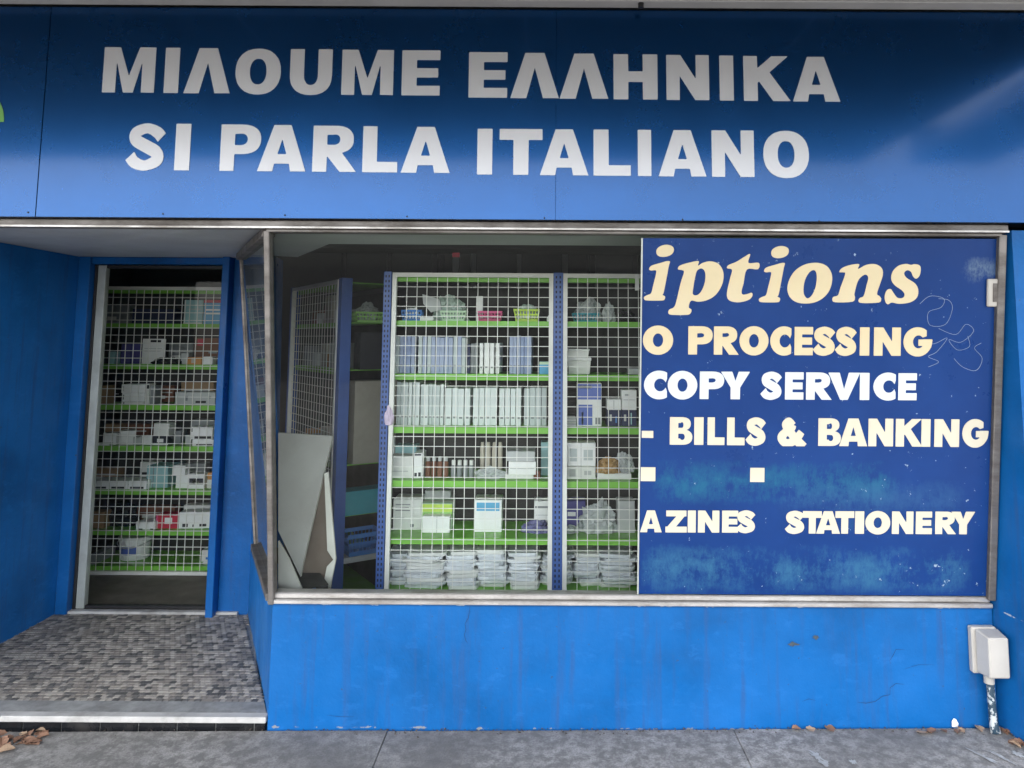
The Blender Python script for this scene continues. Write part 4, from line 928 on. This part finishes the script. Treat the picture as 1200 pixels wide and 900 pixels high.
pxblob('paper_scrap', 'brown crumpled scrap beside the white pile', 'scrap', 'W', 2, 626, 633, 552, .01, 'g_brown', 33, dep=.04)
carton('W', 2, 634, 646, 518, .12, 'g_tealpale', 'grey green upright box behind the middle upright', dep=.08, flap=False)
t, z = carton('W', 2, 664.5, 698, 545, .02, 'g_offwhite', 'white carton below its twin right of the upright', dep=.13, prints=((.48, .5, .0, 1, 'g_palegrey'), (.08, .3, .2, .7, 'g_palegrey'), (.6, .85, .3, .6, 'g_palegrey')), flap=False)
carton('W', 2, 664.5, 698, 519, .02, 'g_white', 'white carton stacked on its twin right of the upright', dep=.13, z=z, prints=((.48, .5, .0, 1, 'g_palegrey'), (.1, .35, .2, .75, 'g_spinegrey'), (.58, .9, .25, .7, 'g_spinegrey')))
t, z = carton('W', 2, 700, 740, 555, .02, 'g_white', 'flat white box lying at the right end of the fourth shelf', dep=.14, flap=False)
pxblob('plastic_bag', 'orange brown packet lying on the flat white box', 'packet', 'W', 2, 700, 728, 538, .03, 'bagorange', 35, z=z, dep=.09)
pxblob('plastic_bag', 'grey clear packet lying on the flat white box', 'packet', 'W', 2, 722, 744, 533, .07, 'bag', 36, z=z, dep=.08)
# fifth shelf
carton('W', 1, 461, 494, 585, .10, 'g_offwhite', 'white printed carton at the left end of the fifth shelf', dep=.14, prints=((.08, .6, .8, .83, 'g_grey'), (.08, .55, .7, .73, 'g_grey'), (.08, .6, .6, .63, 'g_grey'), (.08, .4, .35, .38, 'g_palegrey'), (.62, .74, .06, .16, 'g_grey')))
t, z = carton('W', 1, 495, 527, 605, .02, 'g_white', 'white front of the carton with lime green lid', dep=.06, prints=((.52, .54, .0, 1, 'g_palegrey'),), flap=False)
carton('W', 1, 494, 530, 590, .085, 'g_palegreen', 'pale carton with a lime green band on the fifth shelf', dep=.12, prints=((0.0, 1, .68, .97, 'g_lime'), (0, 1, .5, .67, 'g_green')))
carton('W', 1, 498, 528, 575, .21, 'g_palegrey', 'grey carton standing behind the lime green band', dep=.1, flap=False)
carton('W', 1, 556, 588, 586, .04, 'g_white', 'white carton with a sky blue band on the fifth shelf', dep=.14, prints=((.08, .92, .66, .92, 'g_skyblue'), (.1, .8, .4, .42, 'g_palegrey')))
carton('W', 1, 626, 646, 587, .09, 'g_white', 'white carton beside the middle upright on the fifth shelf', dep=.1, prints=((.05, .95, .75, .82, 'g_grey'), (.1, .9, .5, .52, 'g_palegrey')), flap=False)
pxblob('plastic_bag', 'purple crumpled packet in front of the white carton', 'packet', 'W', 1, 612, 645, 612, .0, 'bagpurple', 41, dep=.09)
carton('W', 1, 663, 686, 587, .12, 'g_purple', 'purple box right of the middle upright on the fifth shelf', dep=.1, prints=((.1, .5, .45, .6, 'g_white'),), flap=False)
pxblob('plastic_bag', 'big crumpled clear bag on the fifth shelf', 'plastic bag', 'W', 1, 677, 724, 592, .01, 'bag', 43, dep=.13, creases=1.2)
pxblob('plastic_bag', 'small clear bag at the foot of the purple box', 'plastic bag', 'W', 1, 661, 678, 617, .01, 'bag', 44, dep=.06)
carton('W', 1, 724, 744, 587, .04, 'g_palegrey', 'upright grey white carton at the right end of the fifth shelf', dep=.1, flap=False)
# bottom shelf: wrapped paper bundles
bn = ((452, 486, 650, .06, 'bundle of wrapped papers at the left end of the bottom shelf'), (474, 520, 648, .0, 'bundle of wrapped papers, second from the left on the bottom shelf'), (521, 557, 648, .0, 'bundle of wrapped papers, third from the left, below the lime green carton'), (559, 594, 646, .02, 'bundle of wrapped papers below the sky blue banded carton'), (597, 632, 648, .0, 'bundle of wrapped papers below the purple packet'), (634, 671, 650, .05, 'bundle of wrapped papers half behind the middle upright'), (672, 703, 648, .05, 'bundle of wrapped papers below the big clear bag'), (705, 746, 650, .02, 'bundle of wrapped papers at the right end of the bottom shelf'))
for j, (x0, x1, yt, off, lab) in enumerate(bn): bundle('W', 0, x0, x1, yt, off, 50+j, lab, random.Random(j).uniform(-.08, .08), 'wrapped paper bundles')

# --- door unit
carton('D', 5, 155, 205, 362, .2, 'g_navy', 'dark box deep on the top shelf behind the door', dep=.1, flap=False)
carton('D', 5, 216, 238, 351.5, .03, 'g_tealpale', 'pale greenish box beside the blue box behind the door', dep=.1, flap=False, prints=((.03, .08, 0, 1, 'g_offwhite'), (0, 1, 0, .05, 'g_offwhite'), (.2, .9, .6, .63, 'g_palegrey')))
carton('D', 5, 239, 268, 351.5, .03, 'g_skyblue', 'blue box with a red top on the top shelf behind the door', dep=.12, flap=False, prints=((0, 1, .88, 1, 'g_red'), (.08, .92, .55, .62, 'g_white'), (.1, .8, .4, .46, 'g_white')))
carton('D', 4, 127, 135, 412, .06, 'g_tealpale', 'small grey green box at the left end of the second door shelf', dep=.06, flap=False)
carton('D', 4, 142, 165, 403, .10, 'g_purple', 'dark purple box left of the white sheet behind the door', dep=.1, flap=False, prints=((.5, .52, 0, 1, 'g_navy'),))
carton('D', 4, 167, 194, 397, .07, 'g_white', 'white printed sheet standing upright behind the door', 'paper_sheet', dep=.006, cat='paper', flap=False, prints=((.35, .8, .86, .95, 'g_dark'), (.1, .85, .6, .62, 'g_palegrey'), (.1, .8, .5, .52, 'g_palegrey')))
pxblob('plastic_bag', 'black bag slumped in front of the white sheet', 'plastic bag', 'D', 4, 175, 210, 419, .01, 'bagblack', 61, dep=.09, creases=.6)
carton('D', 4, 212, 221, 414, .05, 'g_palegrey', 'small grey box left of the orange box', dep=.05, flap=False)
carton('D', 4, 219, 236, 418.5, .02, 'g_orange', 'small orange box on the second door shelf', dep=.07, flap=False, prints=((.3, .6, .2, .8, 'g_beige'),))
carton('D', 4, 238, 249, 418, .02, 'g_white', 'small white cube right of the orange box', dep=.06, flap=False)
carton('D', 4, 258, 264, 418, .02, 'g_white', 'small white box at the right jamb on the second door shelf', dep=.06, flap=False)
carton('D', 4, 228, 262, 396, .2, 'g_brown', 'brown box deep behind the orange box', dep=.1, flap=False, prints=((.1, .3, .7, .95, 'g_red'), (.5, .8, .4, .5, 'g_grey')))
carton('D', 3, 117, 125, 452, .05, 'g_cardboard', 'brown cardboard box at the left end of the third door shelf', dep=.1, flap=False)
for j, (y, w1) in enumerate(((470.4, 168), (460.6, 169), (450.5, 170))):
    t, z = carton('D', 3, 142-j*.4+1, w1, y, .03, 'g_white' if j else 'g_offwhite', ('white box lowest in the stack of three behind the door', 'white box in the middle of the stack of three behind the door', 'white box topmost in the stack of three behind the door')[j], dep=.1, z=(z if j else None), flap=False, prints=((.04, .1, .2, .8, 'g_grey'),))
carton('D', 3, 171, 175, 450, .03, 'g_offwhite', 'thin white packet upright beside the stack of three', dep=.08, flap=False, prints=((.1, .9, .75, .95, 'g_dark'),), cat='packet', name='packet')
carton('D', 3, 176, 182, 452, .05, 'g_grey', 'thin grey packet upright beside the stack of three', dep=.08, flap=False, cat='packet', name='packet')
carton('D', 3, 205, 252, 459.5, .06, 'g_palegrey', 'long grey white carton on the third door shelf', dep=.1, flap=False, prints=((.52, .78, .12, .3, 'g_dark'), (.26, .32, .3, .7, 'g_grey'), (.85, .9, .5, .7, 'g_grey')))
carton('D', 3, 254, 264, 459, .02, 'g_white', 'small white box at the right jamb on the third door shelf', dep=.06, flap=False, prints=((0, 1, .3, .33, 'g_palegrey'), (0, 1, .62, .65, 'g_palegrey')))
t, z = carton('D', 2, 113, 128, 519.5, .01, 'g_white', 'white box at the lower left of the fourth door shelf', dep=.08, flap=False)
carton('D', 2, 120.5, 136, 507.5, .05, 'g_white', 'white box a step higher at the left of the fourth door shelf', dep=.08, flap=False)
carton('D', 2, 122, 140, 497, .15, 'g_cardboard', 'cardboard box deep behind the white boxes at left', dep=.08, flap=False)
carton('D', 2, 138, 153, 505, .03, 'g_offwhite', 'grey white box turned sideways on the fourth door shelf', dep=.09, rz=.5, flap=False)
carton('D', 2, 153, 165, 512, .05, 'g_palegrey', 'low grey box left of the small white cube', dep=.08, flap=False)
carton('D', 2, 166, 176.5, 511, .06, 'g_white', 'small white cube on the fourth door shelf', dep=.05, flap=False)
t, z = carton('D', 2, 178.5, 197, 511, .05, 'g_ink', 'dark box under a white box on the fourth door shelf', dep=.09, flap=False, prints=((.3, .7, .3, .7, 'g_white'), (0, 1, 0, .14, 'g_white')))
carton('D', 2, 180, 198, 496, .05, 'g_offwhite', 'white box standing on the small dark box', dep=.08, z=z, flap=False)
carton('D', 2, 198, 212, 505, .14, 'g_grey', 'grey box behind the white box on the dark one', dep=.08, flap=False)
carton('D', 2, 217, 224, 510, .08, 'g_palegrey', 'thin grey box left of the two banded white boxes', dep=.08, flap=False)
t, z = carton('D', 2, 225, 250, 515, .01, 'g_white', 'white box with dark band, lower of two on the fourth door shelf', dep=.1, flap=False, prints=((.2, .95, .14, .4, 'g_dark'), (.5, .8, .2, .33, 'g_grey')))
carton('D', 2, 223, 249, 500.5, .01, 'g_white', 'white box with dark band, upper of two on the fourth door shelf', dep=.1, z=z, flap=False, prints=((.2, .95, .05, .3, 'g_dark'), (.05, .1, .6, .9, 'g_grey')))
for j, (x0, x1) in enumerate(((106.5, 127.5), (128.5, 149.5), (150.5, 171.5))):
    carton('D', 1, x0, x1, 563.5, .0, 'g_white', ('long white box with dark label, leftmost of three in a row', 'long white box with dark label, middle of three in a row', 'long white box with dark label, rightmost of three in a row')[j], dep=.14, flap=False, prints=((.1, .85, .1, .32, 'g_dark'), (.3, .6, .16, .26, 'g_grey')))
carton('D', 1, 172, 197, 546, .06, 'g_tealpale', 'blue grey carton right of the three long white boxes', dep=.16, flap=False, prints=((.3, .34, .0, 1, 'g_grey'),))
t, z = carton('D', 1, 140, 176, 559, .16, 'g_grey', 'dark grey box behind the three long white boxes', dep=.1, flap=False)
carton('D', 1, 164, 184, 541.5, .17, 'g_offwhite', 'white box with dark label set on the dark grey box', dep=.07, z=z, flap=False, prints=((.1, .9, .1, .3, 'g_dark'),))
t, z = carton('D', 1, 206, 220, 557, .05, 'g_white', 'small white box, lower of the stepped pair', dep=.07, flap=False)
carton('D', 1, 203, 217, 545.5, .05, 'g_white', 'small white box, upper of the stepped pair', dep=.07, z=z, flap=False)
carton('D', 1, 221, 239, 555.5, .04, 'g_white', 'white box with a dark oval band near the right jamb', dep=.08, flap=False, prints=((.05, .95, .3, .7, 'g_ink'), (.3, .7, .4, .6, 'g_white')))
carton('D', 1, 243, 262, 554, .06, 'g_orange', 'orange and white box at the right jamb', dep=.08, flap=False, prints=((0, 1, 0, .55, 'g_offwhite'),))
pxblob('plastic_bag', 'black bag at the left end of the sixth door shelf', 'plastic bag', 'D', 0, 112, 158, 593, .08, 'bagblack', 71, dep=.14)
carton('D', 0, 108, 122, 600, .03, 'g_cardboard', 'brown box in the left corner of the sixth door shelf', dep=.08, flap=False)
carton('D', 0, 159, 182, 611.5, .01, 'g_white', 'small white carton left of the red box', dep=.1, flap=False, prints=((.15, .35, .02, .14, 'g_dark'), (.75, .9, .02, .14, 'g_dark')))
carton('D', 0, 183, 208, 603.5, .04, 'g_red', 'red box with a white label behind the door', dep=.1, flap=False, prints=((.4, .75, .35, .8, 'g_white'), (0, .08, 0, 1, 'g_pink')))
carton('D', 0, 210, 262, 600, .05, 'g_white', 'long white carton right of the red box', dep=.1, flap=False, rz=.09, prints=((.08, .2, .1, .3, 'g_dark'), (.3, .34, .1, .25, 'g_dark'), (.45, .6, .12, .28, 'g_dark')))
carton('D', 0, 247, 262, 608, .0, 'g_spineblue', 'pale blue box at the right jamb on the sixth door shelf', dep=.05, flap=False)
for s_, x0, x1, yt, mt, lab in ((5, 122, 152, 358, 'g_grey', 'grey box deep at the left of the top door shelf'), (4, 198, 226, 402, 'g_grey', 'grey box deep behind the black bag'), (3, 126, 141, 455, 'g_dark', 'dark box left of the stack of three behind the door'), (3, 184, 204, 452, 'g_brown', 'brown box left of the long grey white carton'), (3, 212, 250, 448, 'g_cardboard', 'wide cardboard box deep behind the long grey white carton'), (2, 140, 175, 497, 'g_brown', 'wide brown box deep behind the small white cube'), (2, 224, 262, 492, 'g_grey', 'grey box deep behind the two banded white boxes'), (1, 108, 138, 549, 'g_cardboard', 'cardboard box deep behind the leftmost long white box'), (1, 205, 240, 543, 'g_grey', 'grey box deep behind the stepped pair of white boxes'), (0, 160, 205, 594, 'g_brown', 'brown box deep behind the red box'), (0, 215, 255, 592, 'g_offwhite', 'off white box deep behind the long white carton')):
    carton('D', s_, x0, x1, yt, .24, mt, lab, dep=.08, flap=False, prints=((.1, .9, .55, .62, 'g_palegrey'), (.15, .5, .2, .4, 'g_offwhite')))
# base shelf behind the door
cx, w, Y, z0, h = spot('D', .165, 131, 167, 634, .08)
pb = thing('pail', 'white plastic pail with a blue label behind the door', 'pail', (cx, Y+w/2, z0))
bm = bmesh.new(); lathe(bm, [(w*.42, 0), (w*.44, .004), (w*.485, h*.88), (w*.5, h*.9), (w*.5, h)], 26); obj('pail_body', bm, 'g_white', pb, smooth=False)
bm = bmesh.new(); lathe(bm, [(w*.515, h+.0003), (w*.515, h+.012), (w*.48, h+.014)], 26); obj('lid', bm, 'g_offwhite', pb)
bm = bmesh.new()
for k in range(8):
    a0, a1 = R(238+k*8), R(238+(k+1)*8); r0, r1 = w*.468, w*.482
    bm.faces.new([bm.verts.new(p) for p in ((r0*math.cos(a0), r0*math.sin(a0), h*.3), (r0*math.cos(a1), r0*math.sin(a1), h*.3), (r1*math.cos(a1), r1*math.sin(a1), h*.68), (r1*math.cos(a0), r1*math.sin(a0), h*.68))])
obj('label_band', bm, 'g_printblue', pb)
bm = bmesh.new(); tube(bm, [(math.cos(R(a))*w*.53, -abs(math.sin(R(a)))*w*.53, h*.86-.55*h*math.sin(R(a))**2*.4) for a in range(0, 181, 12)], .0025, 6); obj('wire_handle', bm, 'g_palegrey', pb)
t, z = carton('D', 0, 237, 262, 660, .04, 'g_white', 'white carton lowest at the right jamb behind the door', dep=.12, z=.165, flap=False)
carton('D', 0, 236, 262, 645, .05, 'g_offwhite', 'white carton stacked at the right jamb behind the door', dep=.1, z=z, flap=False, prints=((.2, .5, .2, .4, 'g_blue'),))
carton('D', 0, 104, 112, 650, .02, 'g_grey', 'dark grey box in the bottom left corner behind the door', dep=.2, z=.165, flap=False)
carton('D', 0, 113, 123, 645, .14, 'g_grey', 'grey box beside the pail behind the door', dep=.12, z=.165, flap=False)

# --- slanting unit: what shows through its mesh and in the gap beside it
def at3(x, y, z): return M3 @ Vector((x, y, z))
def carton3(x, y, s, w, d, h, mat, label, name='carton', cat='box', prints=()):
    z0 = (s if isinstance(s, float) else SHZ[s])+.0008; p = at3(x, y+d/2, z0); t = thing(name, label, cat, p, ang)
    bm = bmesh.new(); B(bm, -w/2, w/2, -d/2, d/2, 0, h); obj('box', bm, mat, t, bev=.002)
    for (u0, u1, v0, v1, pm) in prints:
        bm = bmesh.new(); B(bm, -w/2+u0*w, -w/2+u1*w, -d/2-.0008, -d/2+.001, v0*h, v1*h); obj('printed_patch', bm, pm, t)
rn = random.Random(77); cols = ['g_beige', 'g_palegrey', 'g_offwhite', 'g_brown', 'g_cardboard', 'g_grey', 'g_orange', 'g_white', 'g_red']
adj = {'g_beige': 'beige', 'g_palegrey': 'pale grey', 'g_offwhite': 'off white', 'g_brown': 'brown', 'g_cardboard': 'cardboard', 'g_grey': 'grey', 'g_orange': 'orange', 'g_white': 'white', 'g_red': 'red'}
ordn = ['lowest', 'fifth', 'fourth', 'third', 'second', 'top']
for s in (5, 4, 2):
    x = .03; k = 0; cc = cols[:]; rn.shuffle(cc)
    while x < ln-.24:
        w = rn.uniform(.07, .15); m = cc[k % len(cc)]; k += 1
        carton3(min(x+w/2, ln-.08), .06+rn.uniform(0, .05), s, w*.92, .12, rn.uniform(.07, .17), m, '%s box on the %s shelf of the slanting unit' % (adj[m], ordn[s]))
        x += w+.02
carton3(ln-.03, .12, 4, .10, .22, .21, 'g_dark', 'black box in the gap beside the plain blue upright')
carton3(ln-.03, .10, 2, .09, .25, .46, 'g_board', 'tall grey beige panel standing in the gap beside the plain blue upright', 'panel_board', 'board')
carton3(ln-.04, .05, 1, .12, .28, .13, 'g_teal', 'dark teal crate low in the gap beside the plain blue upright', 'crate', 'crate')
carton3(ln-.04, .04, 0, .13, .28, .03, 'g_palegrey', 'flat grey tray under the blue lattice basket', 'tray', 'tray')
pgap = at3(ln-.04, .18, 0)
basket('W', 0, 0, 0, 0, 0, 'g_blue', 'blue lattice basket in the gap beside the plain blue upright', rz=ang, pos=(pgap.x, .15, pgap.y-.10, SHZ[0]+.033, .12), d=.2)
basket('W', 0, 0, 0, 0, 0, 'g_green', 'green lattice basket high in the gap beside the plain blue upright', rz=ang, pos=(pgap.x, .17, pgap.y-.10, SHZ[5]+.001, .06), d=.2)
blob('plastic_bag', 'crumpled white bag in the green basket beside the plain blue upright', 'plastic bag', pgap.x, pgap.y, SHZ[5]+.008, .13, .15, .10, 'bag', 81)
# odds and ends on the mesh
p = aty(456, 486, YW-.016); blob('cloth_tag', 'pale pink cloth tag tied to the left edge of the mesh', 'tag', p.x, p.y, p.z-.05, .045, .03, .09, 'g_palepink', 83, sub=3)
p = aty(746, 331, YW-.016); o = box('price_card', 'g_white', -.008, .012, -.002, 0, -.04, .04); o.location = p; tag(o, 'small white card hanging on the mesh beside the blue panel', 'card')
carton('W', 5, 530, 538.5, 296, .12, 'g_dark', 'black stand with a red top on the shelving', 'stand', dep=.03, z=TOPZ-.012, cat='stand', flap=False, prints=((0, 1, .82, 1, 'g_red'),))
# --- boards leaning inside the window corner
def board(name, label, pts, ys, th, mat, edge):
    """outline given by image directions on a slanting plane between depths ys (top, bottom)"""
    yt, yb = ys; ymin = min(p[1] for p in pts); ymax = max(p[1] for p in pts)
    P = [aty(x, y, yt+(yb-yt)*(y-ymin)/(ymax-ymin)) for x, y in pts]
    t = thing(name, label, 'board', P[-1])
    bm = bmesh.new(); q = Vector((.25, .97, 0))*th
    o = None
    va = [bm.verts.new(p) for p in P]; vb = [bm.verts.new(p+q) for p in P]; bm.faces.new(va); bm.faces.new(vb[::-1])
    fs = []
    for i in range(len(P)): fs.append(bm.faces.new((va[i], vb[i], vb[(i+1) % len(P)], va[(i+1) % len(P)])))
    o = obj('face', bm, mat); o.data.materials.append(MT[edge])
    for p in o.data.polygons:
        if len(p.vertices) == 4 and p.area < 1 and abs(p.normal.dot(Vector((.25, .97, 0)).normalized())) < .8: p.material_index = 1
    under(o, t)
zb = .57
board('leaning_board', 'large grey board leaning in the left corner of the window', [(326, 507), (389.5, 511), (379, 556), (354, 664), (352, 676), (326, 622)], (.52, .30), .012, 'mdf', 'mdfedge')
board('leaning_board', 'brown hardboard sheet with pale edge behind the grey board', [(379.5, 557), (383, 557), (388, 640), (390.5, 657), (385, 690), (352, 690), (352, 662)], (.46, .36), .01, 'brownboard', 'mdfedge')
board('leaning_board', 'small pale board end standing at the foot of the corner post', [(326, 634), (338, 655), (353, 690), (326, 690)], (.16, .14), .01, 'mdf', 'mdfedge')
board('edge_strip_board', 'narrow pale batten leaning against the plain blue upright', [(380, 555), (384.5, 553), (393.5, 655), (386.5, 690), (378, 690), (383, 664), (390.5, 656), (383.5, 645)], (.42, .33), .008, 'mdfedge', 'mdfedge')

# --- dim stock at the back of the shop
bk = thing('ceiling_duct', 'pale boxed duct under the ceiling at the back of the shop', 'duct', (0, 3.0, 2.3)); o = box('duct_casing', 'intwall', -3.5, 2.2, 2.9, 3.3, 2.35, 2.79); under(o, bk)
for j, (x0, x1, h, c, lab) in enumerate(((-.95, -.5, .5, 'g_dark', 'black cabinet far back, seen above the left of the mesh'), (-.35, .1, .42, 'g_palegrey', 'grey cabinet far back, seen above the middle of the mesh'), (.2, .62, .5, 'g_dark', 'dark cabinet far back, seen above the mesh beside the blue panel'), (-3.4, -2.7, .3, 'g_grey', 'grey cabinet far back, seen above the door mesh'))):
    t = thing('cabinet', lab, 'cabinet', ((x0+x1)/2*1.9, 3.6, FZ)); bm = bmesh.new(); B(bm, x0*1.9, x1*1.9, 3.4, 3.8, FZ+.001, 2.0+h); under(obj('carcass', bm, c, bev=.01), t)
    bm = bmesh.new(); B(bm, x0*1.9+.05, (x0+x1)*.95-.02, 3.385, 3.399, FZ+.2, 1.95+h); under(obj('cabinet_door', bm, 'intwall', bev=.004), t)
    bm = bmesh.new(); B(bm, (x0+x1)*.95+.02, x1*1.9-.05, 3.385, 3.399, FZ+.2, 1.95+h); under(obj('cabinet_door', bm, 'intwall', bev=.004), t)

# ---- dry leaves and litter on the pavement
def leafmesh(seed):
    rn = random.Random(seed); bm = bmesh.new(); n = 7; L = []; Q = []; C = []
    for i in range(n+1):
        f = i/n; w = math.sin(math.pi*min(1, f*1.02+.02))**.8*.38*(1+.2*rn.uniform(-1, 1)); z = .12*math.sin(f*3+seed)+.06
        C.append(bm.verts.new((f-.5, 0, z*.4))); L.append(bm.verts.new((f-.5+rn.uniform(-.03, .03), w, z+.14*abs(w)*2))); Q.append(bm.verts.new((f-.5+rn.uniform(-.03, .03), -w, z+.10*abs(w)*2)))
    for i in range(n):
        bm.faces.new((C[i], C[i+1], L[i+1], L[i])); bm.faces.new((C[i+1], C[i], Q[i], Q[i+1]))
    me = bpy.data.meshes.new('leaf'); bm.to_mesh(me); bm.free(); me.materials.append(MT['leaf' if seed % 3 else 'leaf2']); return me
LM = [leafmesh(i) for i in range(6)]
rn = random.Random(3)
def leaves(n, x0, x1, y0, y1, label, group, smin=.025, smax=.06):
    for i in range(n):
        x, y = rn.uniform(x0, x1), rn.uniform(y0, y1); o = bpy.data.objects.new('dry_leaf', rn.choice(LM)); COL.objects.link(o)
        s = rn.uniform(smin, smax); o.scale = (s, s, s); o.location = (x, y, GZ(x)+.003); o.rotation_euler = (rn.uniform(-.2, .2), rn.uniform(-.2, .2), rn.uniform(0, 6.3)); tag(o, label, 'leaf', group)
leaves(34, -2.2, -1.93, -.16, -.012, 'dry brown leaf in the litter heap below the step', 'leaves below the step')
leaves(12, 1.45, 1.79, -.05, -.008, 'dry brown leaf lying at the wall foot near the conduit', 'leaves at the wall foot', .02, .05)
leaves(10, 1.74, 1.82, -.22, -.03, 'dry brown leaf in the corner right of the conduit', 'leaves in the right corner', .03, .06)
leaves(3, .95, 1.15, -.03, -.01, 'dry brown leaf lying against the foot of the blue wall', 'leaves at the blue wall', .03, .05)
# grit along the foot of the wall
bm = bmesh.new()
for i in range(700):
    x = rn.uniform(-2.6, 1.8); y = -abs(rn.gauss(0, .022))-.004; s = rn.uniform(.0015, .005); z = GZ(x)
    if x < -1.1 and rn.random() < .5: continue
    v = [bm.verts.new((x+s*rn.uniform(-1.4, 1.4), y+s*rn.uniform(-1.4, 1.4), z+dz)) for dz in (0, 0, 0, s)]
    for f in ((0, 1, 3), (1, 2, 3), (2, 0, 3)): bm.faces.new([v[q] for q in f])
tag(obj('wall_foot_grit', bm, 'litter'), 'dark grit and dirt along the foot of the blue wall', 'grit', kind='stuff')
# white splashes on the pavement at the right
def splash(cx, cy, w, h, a, seed):
    c = atz(cx, cy, GZ(1.3)); rn = random.Random(seed); bm = bmesh.new()
    pts = []
    for k in range(26):
        t = 2*math.pi*k/26; r = rn.uniform(.35, 1.05); x, y = r*math.cos(t)*w, r*math.sin(t)*h
        X = x*math.cos(a)-y*math.sin(a); Y = x*math.sin(a)+y*math.cos(a); pts.append(bm.verts.new((c.x+X, c.y+Y, GZ(c.x+X)+.0032)))
    bm.faces.new(pts); obj('white_splash', bm, 'splash', pave)
for a in ((957, 886, .02, .05, .3, 1), (966, 894, .02, .03, .8, 2), (1000, 893, .018, .02, 0, 3), (1152, 888, .012, .07, .5, 4), (1175, 890, .012, .06, .4, 5), (1193, 886, .02, .03, .2, 6)): splash(*a)
p = aty(1119, 848, -.006); bm = bmesh.new(); bm.faces.new([bm.verts.new(p+Vector((dx, 0, dz))) for dx, dz in ((-.012, -.012), (.012, -.014), (.014, .0), (.006, .016), (-.004, .02), (-.012, .008))]); obj('white_daub', bm, 'g_white', bw)
